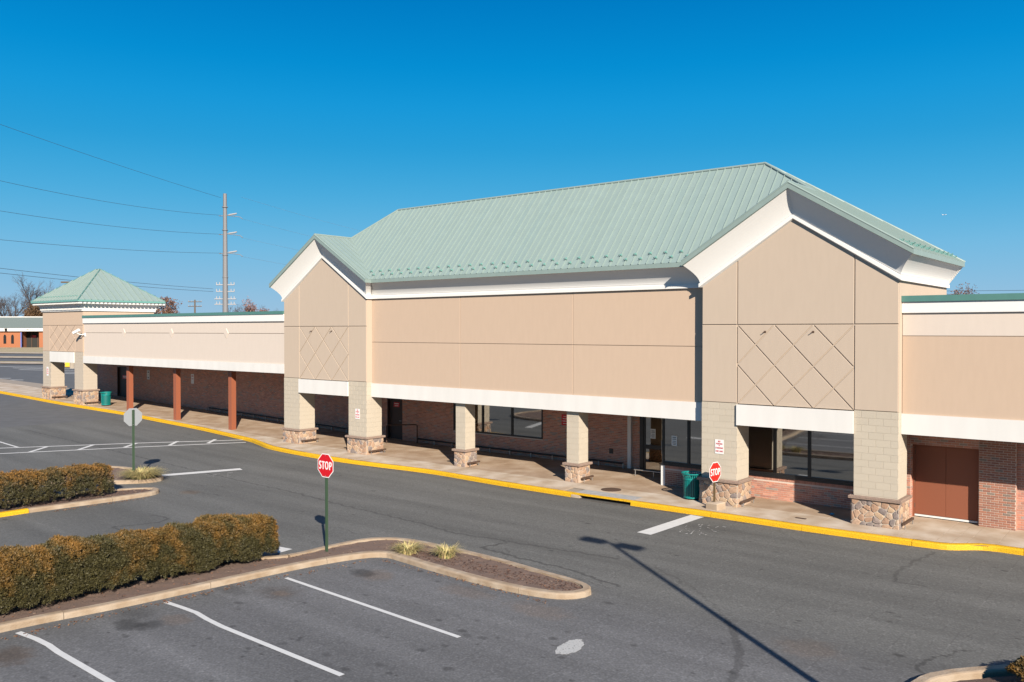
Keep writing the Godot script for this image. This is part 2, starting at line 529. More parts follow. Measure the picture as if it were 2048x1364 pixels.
	for j in TH:
		var wz := AZ0 + (j + 0.5) * (AZ1 - AZ0) / TH
		for i in TW:
			var wx := AX0 + (i + 0.5) * (AX1 - AX0) / TW
			seed_v = (seed_v * 1103515245 + 12345) & 0x7fffffff
			var g := float(seed_v >> 8 & 1023) / 1023.0
			var gg := 0.72 + 0.50 * g + (0.5 * maxf(0.0, g - 0.93) * 12.0)
			var lot := smoothstep(8.6, 11.5, wz) * smoothstep(-16.0, -11.0, wx)
			var k := amul[q] * gg * (0.78 + 0.44 * ims[j * (TW / 16) + i / 16] / 255.0) * (0.90 + 0.20 * imb[q] / 255.0) * (1.0 + 0.12 * lot)
			var r := arust[q] * 0.5
			var base := 0.086 * k
			var cr := base * (1.0 + 0.75 * r); var cg := base * (1.0 + 0.1 * r) * 1.0; var cb := base * (1.0 - 0.35 * r) * (0.955 + 0.08 * lot)
			px[q * 3] = lut[clampi(int(cr * 8192.0), 0, 4095)]
			px[q * 3 + 1] = lut[clampi(int(cg * 8192.0), 0, 4095)]
			px[q * 3 + 2] = lut[clampi(int(cb * 8192.0), 0, 4095)]
			q += 1
	return ImageTexture.create_from_image(Image.create_from_data(TW, TH, false, Image.FORMAT_RGB8, px))

func a_track(z: float, w: float, k: float) -> void:
	var f := FastNoiseLite.new()
	f.seed = int(z * 10); f.frequency = 0.02
	for j in TH:
		for i in TW:
			var wx := AX0 + (i + 0.5) * (AX1 - AX0) / TW
			var wz := AZ0 + (j + 0.5) * (AZ1 - AZ0) / TH
			var d := absf(wz - z - 0.5 * f.get_noise_2d(i * 0.3, 0)) / w
			if d < 1.0:
				amul[j * TW + i] *= lerpf(1.0, k, (1.0 - d) * (0.6 + 0.4 * f.get_noise_2d(i * 0.5, j)))
			elif wz > z + w + 1:
				return

func make_ground() -> void:
	var xs := [-6000.0, -1500.0, -500.0, -250.0, -160.0]
	for x in xs_between(-150.0, -70.0, 10.0):
		xs.append(x)
	for x in xs_between(-68.0, -14.0, 2.0):
		xs.append(x)
	xs.append_array([0.0, 30.0, 100.0, 500.0, 1500.0, 6000.0])
	var zs := [-6000.0, -1000.0, -200.0, -40.0, 0.0, 60.0, 400.0, 3000.0]
	var m := M.new()
	for i in xs.size() - 1:
		for j in zs.size() - 1:
			var a: float = xs[i]; var b: float = xs[i + 1]; var c0: float = zs[j]; var c1: float = zs[j + 1]
			m.quad(Vector3(a, gh(a) - 0.02, c1), Vector3(b, gh(b) - 0.02, c1), Vector3(b, gh(b) - 0.02, c0), Vector3(a, gh(a) - 0.02, c0))
	struct(put("ground", m, mats.earth), "dry winter ground around the shopping centre")
	var a_m := StandardMaterial3D.new()
	a_m.resource_name = "asphalt_near"
	a_m.albedo_texture = asphalt_image(); a_m.roughness = 0.93
	var t := M.new()
	var xr := xs_between(AX0, AX1, 1.0)
	for i in xr.size() - 1:
		var a: float = xr[i]; var b: float = xr[i + 1]
		t.quad(Vector3(a, gh(a), AZ1), Vector3(b, gh(b), AZ1), Vector3(b, gh(b), AZ0), Vector3(a, gh(a), AZ0))
	for p in t.v:
		t.u.append(Vector2((p.x - AX0) / (AX1 - AX0), (p.z - AZ0) / (AZ1 - AZ0)))
	var road := MeshInstance3D.new()
	road.name = "road"
	road.mesh = t.commit(true); road.material_override = a_m
	add_child(road)
	struct(road, "grey asphalt drive lane and parking stalls with sealed cracks and oil stains")
	# the rest of the asphalt lot
	var f := M.new()
	poly_sheet(rect(AX1, -1, 60, 60), 0.0, f, 20)
	poly_sheet(rect(-110, 25, AX1, 60), 0.0, f, 2)
	poly_sheet(PackedVector2Array([Vector2(-46, -1), Vector2(-46, 25), Vector2(-160, 25), Vector2(-131, -3), Vector2(-100, -40), Vector2(-60, -40), Vector2(-60, -1)]), 0.0, f, 2)
	struct(put("parking_lot", f, mats.asphalt_far), "far grey asphalt parking lot beyond the end pavilion")

func painted(called: String, pts: Array, w: float, material: String, label: String, off := 0.008) -> void:   # a painted line along pts (x, z)
	var m := M.new()
	var poly := PackedVector2Array()
	var back := PackedVector2Array()
	for i in pts.size():
		var p := Vector2(pts[i][0], pts[i][1])
		var a := Vector2(pts[maxi(0, i - 1)][0], pts[maxi(0, i - 1)][1]); var b := Vector2(pts[mini(i + 1, pts.size() - 1)][0], pts[mini(i + 1, pts.size() - 1)][1])
		var d := (b - a).normalized()
		var nn := Vector2(-d.y, d.x) * w * 0.5
		poly.append(p + nn); back.append(p - nn)
	back.reverse()
	poly.append_array(back)
	poly_sheet(poly, off, m, 1.0)
	struct(put(called, m, mats[material]), label)

# ---------------------------------------------------------------- kerb path along the front walk
var kerb_pts := [[-90.0, 0.4], [-65.2, 0.34], [-55.2, 0.34], [-47.2, 0.0], [-38.4, 0.2], [-33.6, 0.6], [-32.15, 0.9], [-30.3, 1.38], [-27.3, 1.52], [-24.5, 1.42], [-20.3, 1.0], [-16.5, 1.22], [-12.95, 1.34], [-10.63, 1.28], [-7.18, 1.22], [-4.68, 1.22], [-2.4, 1.1], [-1.5, 1.02], [-1.12, 0.92], [-0.8, 0.66], [-0.5, 0.42], [-0.15, 0.33], [0.45, 0.32], [9.0, 0.32]]
func kerb_z(x: float) -> float:
	for i in kerb_pts.size() - 1:
		if x <= kerb_pts[i + 1][0]:
			var t: float = (x - kerb_pts[i][0]) / (kerb_pts[i + 1][0] - kerb_pts[i][0])
			return lerpf(kerb_pts[i][1], kerb_pts[i + 1][1], clampf(t, 0, 1))
	return 0.32

func kerb_piece(path: PackedVector2Array, w: float, top: float, lift_walk: bool, m: M) -> void:   # path: outer edge, inside to the left of travel
	var prof := [Vector2(-0.025, -0.05), Vector2(-0.012, top - 0.035), Vector2(0.002, top - 0.012), Vector2(0.03, top), Vector2(w, top), Vector2(w, -0.02)]
	var k := path.size()
	var rows := []
	for i in k:
		var d := (path[mini(i + 1, k - 1)] - path[maxi(0, i - 1)]).normalized()
		var inn := Vector2(d.y, -d.x)
		var row := []
		for q in prof:
			var p = path[i] + inn * q.x
			row.append(Vector3(p.x, gh(p.x) + q.y, p.y))
		rows.append(row)
	for i in k - 1:
		for j in prof.size() - 1:
			m.quad(rows[i][j], rows[i + 1][j], rows[i + 1][j + 1], rows[i][j + 1])
	for e in [0, k - 1]:
		var r = rows[e]
		for j in range(1, prof.size() - 1):
			if e == 0:
				m.tri(r[0], r[j], r[j + 1])
			else:
				m.tri(r[0], r[j + 1], r[j])

func kerb_run(parent: Node, pts: Array, closed_len: float, w: float, top: float, matname: String, yellow_after := INF, smooth := true) -> void:
	var c := Curve2D.new()
	for i in pts.size():
		var p := Vector2(pts[i][0], pts[i][1])
		var a := Vector2(pts[maxi(0, i - 1)][0], pts[maxi(0, i - 1)][1]); var b := Vector2(pts[mini(i + 1, pts.size() - 1)][0], pts[mini(i + 1, pts.size() - 1)][1])
		var s := 0.0
		if smooth:
			s = minf(p.distance_to(a) if i > 0 else 9.0, p.distance_to(b) if i < pts.size() - 1 else 9.0) * 0.33
		var d := (b - a).normalized() * s
		c.add_point(p, -d, d)
	var L := c.get_baked_length()
	var n := maxi(1, roundi(L / closed_len))
	for i in n:
		var a := L * i / n + 0.006; var b := L * (i + 1) / n - 0.006
		var path := PackedVector2Array()
		var k := maxi(2, int((b - a) / 0.22))
		for j in k + 1:
			path.append(c.sample_baked(lerpf(a, b, float(j) / k), true))
		var m := M.new()
		var mid := path[path.size() / 2]
		var jit := rng.randf_range(-0.006, 0.006)
		kerb_piece(path, w, top + jit, false, m)
		put("kerb_stone", m, mats.kerb_yellow if mid.y > yellow_after else mats[matname], parent)

func make_walk() -> void:
	rng.seed = 21
	var kerb := node("kerb")
	struct(kerb, "yellow painted kerb along the store walkway")
	var left := []; var right := []
	for p in kerb_pts:
		if p[0] <= -12.9:
			left.append(p)
		elif p[0] >= -10.7:
			right.append(p)
	kerb_run(kerb, left, 3.0, 0.17, 0.15, "kerb_yellow", INF, false)
	kerb_run(kerb, right, 2.9, 0.17, 0.15, "kerb_yellow", INF, false)
	# the walk: a bed, and slabs upon it with open joints
	var walk := node("sidewalk")
	struct(walk, "concrete walkway in front of the store, pale by the kerb and tan under the canopy")
	var bed := M.new()
	var xs := xs_between(-90, 9.0, 1.0)
	for i in xs.size() - 1:
		var a: float = xs[i]; var b: float = xs[i + 1]
		var za := kerb_z(a) - 0.1; var zb := kerb_z(b) - 0.1
		if (a + b) * 0.5 > -12.95 and (a + b) * 0.5 < -10.63:
			za -= 0.75; zb -= 0.75
		bed.quad(Vector3(a, walk_h(a, za) - 0.018, za), Vector3(b, walk_h(b, zb) - 0.018, zb), Vector3(b, walk_h(b, -4.4) - 0.018, -4.4), Vector3(a, walk_h(a, -4.4) - 0.018, -4.4))
	put("bed", bed, mats.walk_bed, walk)
	var x := -90.0
	var k := 0
	while x < 9.0:
		var step := 3.05 if x < -45 else 1.52
		var x1 := minf(x + step, 9.0)
		for kp in kerb_pts:
			if kp[0] > x + 0.3 and kp[0] < x1 - 0.3 and x > -34.0:
				x1 = kp[0]
				break
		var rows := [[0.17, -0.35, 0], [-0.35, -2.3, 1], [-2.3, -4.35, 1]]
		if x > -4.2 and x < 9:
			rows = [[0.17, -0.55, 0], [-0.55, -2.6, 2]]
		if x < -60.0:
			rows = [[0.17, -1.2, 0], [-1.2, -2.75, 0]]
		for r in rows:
			var m := M.new()
			var g := 0.004
			var P := []
			for e in [[x + g, 1], [x1 - g, 1], [x1 - g, 0], [x + g, 0]]:
				var z: float
				if e[1] == 1:
					z = kerb_z(e[0]) - 0.176 if r[0] > 0 else r[0] - g
				else:
					z = r[1] + g
				if r[0] > 0 and e[1] == 1 and x > -13.6 and x1 < -10.0:
					z -= 0.62
				P.append(Vector3(e[0], walk_h(e[0], z) + 0.001 * (k % 3), z))
			if r[0] > 0:
				var q0: Vector3 = P[0]
				for i in range(1, 9):
					var fx := lerpf(P[0].x, P[1].x, i / 8.0)
					var fz: float = kerb_z(fx) + P[0].z - kerb_z(P[0].x)
					var q1 := Vector3(fx, walk_h(fx, fz) + 0.001 * (k % 3), fz)
					m.quad(q0, q1, P[3].lerp(P[2], i / 8.0), P[3].lerp(P[2], (i - 1) / 8.0))
					q0 = q1
			else:
				m.quad(P[0], P[1], P[2], P[3])
			for i in (range(1, 4) if r[0] > 0 else range(4)):
				var dn := Vector3(0, -0.03, 0)
				m.quad(P[i] + dn, P[(i + 1) % 4] + dn, P[(i + 1) % 4], P[i])
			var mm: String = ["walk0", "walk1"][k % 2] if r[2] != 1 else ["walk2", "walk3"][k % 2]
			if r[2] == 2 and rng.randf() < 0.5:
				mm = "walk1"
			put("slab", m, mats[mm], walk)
			k += 1
		x = x1
	# yellow kerb curving behind the walk's far end
	var kb := node("kerb")
	struct(kb, "yellow kerb curving behind the far end of the walkway")
	kerb_run(kb, [[-66.0, -2.9], [-67.7, -2.95], [-69.8, -2.98], [-70.9, -1.9], [-74, -1.7], [-90, -1.7]], 3.0, 0.17, 0.15, "kerb_yellow")

# ---------------------------------------------------------------- building helpers
func make_bricks(parent: Node, o: Vector3, ux: Vector3, length: float, y0: float, y1: float, holes: Array, single: bool) -> void:   # bricks on a wall plane, outward = ux x up
	var un := ux.cross(Vector3.UP).normalized()
	var course := 0.0677
	var rest := M.new()
	var pal := [[0.40, 0.19, 0.135], [0.45, 0.20, 0.135], [0.34, 0.155, 0.115], [0.47, 0.235, 0.165], [0.27, 0.215, 0.185], [0.38, 0.21, 0.16]]
	var rows := int((y1 - y0) / course)
	for j in rows:
		var by := y0 + j * course
		var s := -0.1016 if j % 2 == 1 else 0.0
		while s < length - 0.02:
			var a := maxf(s, 0.0) + 0.0065; var b := minf(s + 0.2032, length) - 0.0065
			s += 0.2032
			if b - a < 0.03:
				continue
			var pieces := [[a, b]]
			for h in holes:
				if by + 0.054 > h[1] and by < h[3]:
					var nx := []
					for p in pieces:
						if p[1] <= h[0] or p[0] >= h[2]:
							nx.append(p)
						else:
							if h[0] - p[0] > 0.03:
								nx.append([p[0], h[0] - 0.004])
							if p[1] - h[2] > 0.03:
								nx.append([h[2] + 0.004, p[1]])
					pieces = nx
			for p in pieces:
				var ci: int = [0, 0, 0, 1, 1, 1, 2, 2, 3, 5, 5, 0, 1, 4][rng.randi() % 14]
				var pr := 0.008 + rng.randf_range(-0.0015, 0.0025)
				if single and bricks_left > 0:
					bricks_left -= 1
					var m := M.new()
					m.prism(rect(0, 0, p[1] - p[0], 0.0540), Vector3.ZERO, ux, Vector3.UP, 0.0, pr, 0.003)
					put("brick", m, mats["brick%d" % ci], parent, o + ux * p[0] + Vector3(0, by - o.y, 0))
				else:
					var c = pal[ci]
					var q := rng.randf_range(0.92, 1.16)
					rest.col = Color(c[0] * q, c[1] * q, c[2] * q)
					rest.prism(rect(p[0], by - o.y, p[1], by - o.y + 0.0540), o, ux, Vector3.UP, 0.0, pr)
	if not rest.v.is_empty():
		stuff(put("brickwork", rest, mats.bricks, parent))

func voronoi(w: float, h: float, target: float) -> Array:
	var pts := []
	var nx := maxi(1, roundi(w / target)); var ny := maxi(2, roundi(h / (target * 0.72)))
	for j in ny:
		var sh := 0.5 if j % 2 == 1 else 0.0
		for i in nx + (1 if j % 2 == 1 else 0):
			pts.append(Vector2((i + 0.5 - sh + rng.randf_range(-0.42, 0.42)) * w / nx, (j + 0.5 + rng.randf_range(-0.45, 0.45)) * h / ny))
	var cells := []
	for i in pts.size():
		var poly := rect(0, 0, w, h)
		for j in pts.size():
			if i != j:
				var d: Vector2 = pts[j] - pts[i]
				if d.length() < 1e-3:
					continue
				var mid: Vector2 = (pts[i] + pts[j]) * 0.5
				poly = clip_half(poly, d.normalized(), mid.dot(d.normalized()))
		if poly.size() > 2:
			cells.append(poly)
	return cells

func stone_face(parent: Node, o: Vector3, ux: Vector3, w: float, h: float, single: bool) -> void:
	var rest := M.new()
	for cell in voronoi(w, h, 0.235):
		var p := inset(cell, 0.009)
		if p.size() < 3:
			continue
		# round the corners
		var r := PackedVector2Array()
		for i in p.size():
			var a := p[(i + p.size() - 1) % p.size()]; var b := p[i]; var c := p[(i + 1) % p.size()]
			r.append(b.lerp(a, 0.2)); r.append(b.lerp(c, 0.2))
		var d := rng.randf_range(0.014, 0.030)
		if single:
			var m := M.new()
			m.prism(r, Vector3.ZERO, ux, Vector3.UP, 0.0, d, 0.010, false, 0.005)
			put("stone", m, mats["stone%d" % (rng.randi() % 8)], parent, o)
		else:
			rest.prism(r, o, ux, Vector3.UP, 0.0, d, 0.010, false, 0.005)
	if not rest.v.is_empty():
		stuff(put("stonework", rest, mats.stone0, parent))

# a block pillar on a fieldstone base
func pillar(b: Node, x0: float, x1: float, zf: float, zb: float, ycap: float, ytop: float, single: bool, grey := false) -> void:
	var p := node("pillar", b)
	var g := walk_h((x0 + x1) * 0.5, 0) - 0.04
	var core := M.new()
	core.box(Vector3(x0 + 0.006, ycap - 0.05, zb + 0.006), Vector3(x1 - 0.006, ytop, zf - 0.006))
	put("core", core, mats.block_joint, p)
	var st := 0.045
	var base := M.new()
	base.box(Vector3(x0 - st, g, zb - st), Vector3(x1 + st, ycap - 0.075, zf + st))
	put("base_core", base, mats.stone_mortar, p)
	var w := x1 - x0 + 2 * st; var dz := zf - zb + 2 * st; var h := ycap - 0.08 - g
	stone_face(p, Vector3(x0 - st, g, zf + st), Vector3.RIGHT, w, h, true)
	stone_face(p, Vector3(x1 + st, g, zf + st), Vector3.FORWARD, dz, h, true)
	stone_face(p, Vector3(x0 - st, g, zb - st), Vector3.BACK, dz, h, false)
	stone_face(p, Vector3(x1 + st, g, zb - st), Vector3.LEFT, w, h, false)
	var cap := M.new()
	var cc := PackedVector2Array([Vector2(x0 - 0.12, -(zf + 0.12)), Vector2(x1 + 0.12, -(zf + 0.12)), Vector2(x1 + 0.12, -(zb - 0.12)), Vector2(x0 - 0.12, -(zb - 0.12))])
	cap.prism(cc, Vector3.ZERO, Vector3.RIGHT, Vector3.FORWARD, ycap - 0.085, ycap, 0.012, true)
	put("cap_stone", cap, mats.stone_cap, p)
	var rest := M.new()
	var course := 0.2032
	var rows := int(ceil((ytop - ycap) / course))
	for f in [[Vector3(x0, 0, zf - 0.006), Vector3.RIGHT, x1 - x0, true], [Vector3(x1 - 0.006, 0, zf), Vector3.FORWARD, zf - zb, true], [Vector3(x0 + 0.006, 0, zb), Vector3.BACK, zf - zb, false], [Vector3(x1, 0, zb + 0.006), Vector3.LEFT, x1 - x0, false]]:
		for j in rows:
			var y0 := ytop - (j + 1) * course; var y1 := y0 + course - 0.008
			y0 = maxf(y0, ycap)
			if y1 - y0 < 0.03:
				continue
			var s := -0.2032 if j % 2 == 0 else 0.0
			var L: float = f[2]
			while s < L - 0.02:
				var a := maxf(s + 0.0055, 0.0); var e := minf(s + 0.4064 - 0.0055, L)
				s += 0.4064
				if e - a < 0.03:
					continue
				var o: Vector3 = f[0]
				if single and f[3] and blocks_left > 0:
					blocks_left -= 1
					var m := M.new()
					m.prism(rect(0, 0, e - a, y1 - y0), Vector3.ZERO, f[1], Vector3.UP, 0.0, 0.006, 0.002)
					put("block", m, mats["block%d" % (rng.randi() % 4)], p, o + f[1] * a + Vector3(0, y0, 0))
				else:
					rest.prism(rect(a, y0, e, y1), o, f[1], Vector3.UP, 0.0, 0.006, 0.0)
	if not rest.v.is_empty():
		stuff(put("blockwork", rest, mats.block_grey if grey else mats.block1, p))

func panels(b: Node, called: String, polys: Array, z: float, material: String, gap := 0.018, depth := 0.03) -> void:   # stucco panels standing proud of the wall at z - depth
	var w := node(called, b)
	for poly in polys:
		var p := inset(poly, gap)
		if p.size() < 3:
			continue
		var m := M.new()
		m.prism(p, Vector3.ZERO, Vector3.RIGHT, Vector3.UP, z - depth, z, 0.006)
		put("panel", m, mats[material + ["", "_worn"][rng.randi() % 2]], w)

func lattice(x0: float, x1: float, y0: float, y1: float) -> Array:   # a rectangle cut by two families of diagonals
	var polys := [rect(x0, y0, x1, y1)]
	var s := (x1 - x0) / 3.0; var dy := (y1 - y0) * 0.5
	for fam in [1.0, -1.0]:
		for k in range(-1, 4):
			var nrm := Vector2(dy * fam, s).normalized()
			var p := Vector2(x0 + k * s, y1) if fam > 0 else Vector2(x1 - k * s, y1)
			var d := p.dot(nrm)
			var nx := []
			for q in polys:
				var a := clip_half(q, nrm, d); var c := clip_half(q, -nrm, -d)
				for e in [a, c]:
					if e.size() > 2 and absf(area(e)) > 0.01:
						nx.append(e)
			polys = nx
	return polys

func area(p: PackedVector2Array) -> float:
	var a := 0.0
	for i in p.size():
		a += p[i].cross(p[(i + 1) % p.size()])
	return a * 0.5

func cove() -> Array:
	var r := [Vector2(-0.02, 0.0), Vector2(0.085, 0.0), Vector2(0.085, 0.115), Vector2(0.05, 0.115), Vector2(0.05, 0.17)]
	for i in 11:
		var t := i / 10.0
		r.append(Vector2(0.06 + 0.39 * pow(t, 1.55), 0.17 + 0.53 * t))
	r.append(Vector2(0.462, 0.71))
	r.append(Vector2(-0.02, 0.71))
	return r

func sweep(m: M, prof: Array, st: Array) -> void:   # stations: [origin, out]
	for i in st.size() - 1:
		for j in prof.size() - 1:
			var P := []
			for e in [[i, j], [i + 1, j], [i + 1, j + 1], [i, j + 1]]:
				var s = st[e[0]]
				P.append(s[0] + s[1] * prof[e[1]].x + Vector3.UP * prof[e[1]].y)
			m.quad(P[0], P[1], P[2], P[3])
	for e in [0, st.size() - 1]:
		var s = st[e]
		for j in range(1, prof.size() - 1):
			var A = s[0] + s[1] * prof[0].x + Vector3.UP * prof[0].y
			var B = s[0] + s[1] * prof[j].x + Vector3.UP * prof[j].y
			var C2 = s[0] + s[1] * prof[j + 1].x + Vector3.UP * prof[j + 1].y
			m.tri(A, B, C2)

# standing-seam roof plane: polygon in space, run along `eave`
func roof_face(b: Node, pts: Array, eave: Vector3, spacing: float, guards: Array, start := 0.0) -> void:
	var r := node("roof", b)
	var e := eave.normalized()
	var nn: Vector3 = (pts[1] - pts[0]).cross(pts[2] - pts[0]).normalized()
	if nn.y < 0:
		nn = -nn
	var up := nn.cross(e).normalized()
	var o: Vector3 = pts[0]
	var poly := PackedVector2Array()
	var lo := INF; var hi := -INF
	for p in pts:
		var q := Vector2((p - o).dot(e), (p - o).dot(up))
		poly.append(q)
		lo = minf(lo, q.x); hi = maxf(hi, q.x)
	if area(poly) < 0:
		poly.reverse()
	var k := 0
	var x := lo + start
	if start > 0:
		x -= spacing
	while x < hi:
		var s := clip_x(poly, x, x + spacing)
		if s.size() > 2:
			var m := M.new()
			m.prism(s, o, e, up, -0.02, 0.0, 0.0)
			var c := clip_x(poly, x, x + 0.024)
			if c.size() > 2 and k > 0:
				m.prism(c, o, e, up, 0.0, 0.034 if spacing < 0.3 else 0.06, 0.004)
			put("roof_panel", m, mats[["roof", "roof", "roof1", "roof2", "roof3"][rng.randi() % 5]], r)
		k += 1
		x += spacing
	for g in guards:
		for i in range(1, k - 1):
			var gx: float = lo + start + i * spacing - (spacing if start > 0 else 0.0) + 0.015
			var gy: float = g[0] if i % 2 == 0 else g[1]
			if not Geometry2D.is_point_in_polygon(Vector2(gx, gy), poly) or not Geometry2D.is_point_in_polygon(Vector2(gx - 0.1, gy - 0.1), poly) or not Geometry2D.is_point_in_polygon(Vector2(gx + 0.1, gy), poly):
				continue
			var o2 := put("snow_guard", guard_mesh(), mats.green_trim, r)
			o2.transform = Transform3D(Basis(e, nn, -up), o + e * gx + up * gy + nn * 0.03)

var _guard: ArrayMesh
func guard_mesh() -> ArrayMesh:   # a clamp on the seam with a small upright plate
	if _guard == null:
		var m := M.new()
		m.box(Vector3(-0.02, -0.01, -0.04), Vector3(0.02, 0.02, 0.05))
		m.tube(PackedVector3Array([Vector3(-0.06, -0.02, 0.05), Vector3(-0.06, 0.045, 0.05), Vector3(-0.035, 0.065, 0.05), Vector3(0.035, 0.065, 0.05), Vector3(0.06, 0.045, 0.05), Vector3(0.06, -0.02, 0.05)]), 0.011, 0.011, 5)
		_guard = m.commit()
	return _guard

func box_part(b: Node, called: String, lo: Vector3, hi: Vector3, material: String) -> MeshInstance3D:
	var m := M.new()
	m.box(lo, hi)
	return put(called, m, mats[material], b)

func gable(x0: float, right: bool) -> Dictionary:
	var x1 := x0 + 6.063
	return {"x0": x0, "x1": x1, "xc": (x0 + x1) * 0.5}

func make_building() -> void:
	rng.seed = 33
	var b := node("store_building")
	tag(b, "long tan stucco store with two gabled towers, pale green metal roof and low side wings", "building")
	var TL := gable(-31.165, false); var TR := gable(-8.717, true)
	# --- the right tower first: its blocks and bricks show largest
	for T in [TR, TL]:
		var single: bool = T == TR
		pillar(b, T.x1 - 1.223, T.x1, 0.0, -0.91, 0.99, 3.458, true)
		pillar(b, T.x0, T.x0 + 1.223, 0.0, -0.91, 0.99, 3.458, true)
		if single:   # slim pillars under the main wall
			pillar(b, -14.44, -13.90, -0.45, -1.07, 0.85, 2.785, true)
			pillar(b, -20.08, -19.56, -0.45, -1.07, 0.87, 2.785, true)
		var a: float = T.x0; var e: float = T.x1; var i0: float = a + 1.223; var i1: float = e - 1.223
		box_part(b, "beam", Vector3(i0 + 0.003, 2.776, -0.9), Vector3(i1 - 0.003, 3.43, 0.07), "white")
		# tower body with its gable
		var body := M.new()
		body.prism(PackedVector2Array([Vector2(a, 3.46), Vector2(e, 3.46), Vector2(e, 7.25), Vector2(T.xc, 9.2), Vector2(a, 7.25)]), Vector3.ZERO, Vector3.RIGHT, Vector3.UP, -1.0, -0.03, 0.0, true)
		body.box(Vector3(a, 3.462, -5.67), Vector3(e, 7.9, -1.002))
		put("tower_wall", body, mats.stucco_light if false else mats.stucco_tower, b)
		var cx: float = T.xc
		var pol := []
		var rise := (9.2 - 7.25) / 3.03
		pol.append(rect(a, 3.458, i0, 5.961)); pol.append(rect(i1, 3.458, e, 5.961))
		pol.append(PackedVector2Array([Vector2(a, 5.961), Vector2(i0, 5.961), Vector2(i0, 7.25 + 1.223 * rise), Vector2(a, 7.25)]))
		pol.append(PackedVector2Array([Vector2(i1, 5.961), Vector2(e, 5.961), Vector2(e, 7.25), Vector2(i1, 7.25 + 1.223 * rise)]))
		pol.append(PackedVector2Array([Vector2(i0, 5.961), Vector2(i1, 5.961), Vector2(i1, 7.25 + 1.223 * rise), Vector2(cx, 9.2), Vector2(i0, 7.25 + 1.223 * rise)]))
		pol.append_array(lattice(i0, i1, 3.44, 5.961))
		panels(b, "gable_wall", pol, 0.0, "stucco_tower")
		for k in [0.92, 2.42]:
			var br := M.new()
			br.tube(PackedVector3Array([Vector3(i0 + k, 5.74, -0.01), Vector3(i0 + k, 5.74, 0.05), Vector3(i0 + k - 0.05, 5.71, 0.08)]), 0.014, 0.012, 6)
			br.box(Vector3(i0 + k - 0.03, 5.71, 0.0), Vector3(i0 + k + 0.03, 5.77, 0.012))
			put("bracket", br, mats.rust_metal, b)
		# cornice
		var side_back := -5.67
		var st := []
		if single:
			st = [[Vector3(a, 7.19, -0.335), Vector3(-1, 0, 1)], [Vector3(a, 7.19, 0), Vector3(-1, 0, 1)], [Vector3(cx, 9.15, 0), Vector3(0, 0.42, 1)], [Vector3(e, 7.19, 0), Vector3(1, 0, 1)], [Vector3(e, 7.19, side_back), Vector3(1, 0, -0.4)]]
		else:
			st = [[Vector3(a, 7.19, side_back), Vector3(-1, 0, -0.4)], [Vector3(a, 7.19, 0), Vector3(-1, 0, 1)], [Vector3(cx, 9.15, 0), Vector3(0, 0.42, 1)], [Vector3(e, 7.19, 0), Vector3(1, 0, 1)], [Vector3(e, 7.19, -0.335), Vector3(1, 0, 1)]]
		var cm := M.new()
		sweep(cm, cove(), st)
		put("cornice", cm, mats.white_trim, b)
		var fm := M.new()
		sweep(fm, [Vector2(0.40, 0.70), Vector2(0.49, 0.70), Vector2(0.50, 0.69), Vector2(0.502, 0.835), Vector2(0.40, 0.85)], st)
		put("eave_trim", fm, mats.green_trim if false else mats.roof1, b)
	# --- main wall between the towers
	var L: float = TL.x1; var R: float = TR.x0
	box_part(b, "main_wall", Vector3(L + 0.002, 2.95, -0.75), Vector3(R - 0.002, 7.9, -0.365), "joint")
	var mp := []
	var gx := [L, -19.72, -14.09, R]
	for i in 3:
		mp.append(rect(gx[i], 3.3, gx[i + 1], 5.25)); mp.append(rect(gx[i], 5.25, gx[i + 1], 7.3))
	panels(b, "stucco_wall", mp, -0.335, "stucco", 0.009, 0.03)
	box_part(b, "band", Vector3(L + 0.002, 2.787, -0.78), Vector3(R - 0.002, 3.395, -0.28), "white")
	var cm2 := M.new()
	sweep(cm2, cove(), [[Vector3(L, 7.19, -0.335), Vector3(1, 0, 1)], [Vector3(R, 7.19, -0.335), Vector3(-1, 0, 1)]])
	put("cornice", cm2, mats.white_trim, b)
	var fm2 := M.new()
	sweep(fm2, [Vector2(0.40, 0.70), Vector2(0.49, 0.70), Vector2(0.50, 0.69), Vector2(0.502, 0.835), Vector2(0.40, 0.85)], [[Vector3(L, 7.19, -0.335), Vector3(1, 0, 1)], [Vector3(R, 7.19, -0.335), Vector3(-1, 0, 1)]])
	put("eave_trim", fm2, mats.roof1, b)
	box_part(b, "canopy_ceiling", Vector3(L - 6.06, 3.44, -4.3), Vector3(L - 0.01, 3.458, -1.0), "soffit")
	box_part(b, "canopy_ceiling", Vector3(L, 2.93, -4.3), Vector3(R, 2.948, -0.7), "soffit")
	# --- roof
	var s := 0.623; var ye := 8.03; var zr := -2.85; var zf := 0.165; var zb := -5.86
	var xr: float = TR.x1 + 0.5; var xl: float = TL.x0 - 0.5
	var yp := ye + 3.53 * s; var yr := ye + 5.63 * s
	var ms := (yr - ye) / (zf - zr)
	var zg := zf - (yp - ye) / ms
	var pkR := Vector3(TR.xc, yp, 0.5); var pkL := Vector3(TL.xc, yp, 0.5)
	var grR := Vector3(TR.xc, yp, zg); var grL := Vector3(TL.xc, yp, zg)
	var rR := Vector3(xr - 5.63, yr, zr); var rL := Vector3(xl + 5.63, yr, zr)
	var vR := Vector3(TR.x0 - 0.5, ye, zf); var vL := Vector3(TL.x1 + 0.5, ye, zf)
	roof_face(b, [vL, vR, grR, rR, rL, grL], Vector3.RIGHT, 0.295, [[0.27, 0.50]], 0.0)
	roof_face(b, [Vector3(xr, ye, 0.5), Vector3(xr, ye, zb), rR, grR, pkR], Vector3.FORWARD, 0.295, [[0.25, 0.45]], 0.1)
	roof_face(b, [Vector3(TL.x1 + 0.5, ye, 0.5), vL, grL, pkL], Vector3.FORWARD, 0.295, [], 0.12)
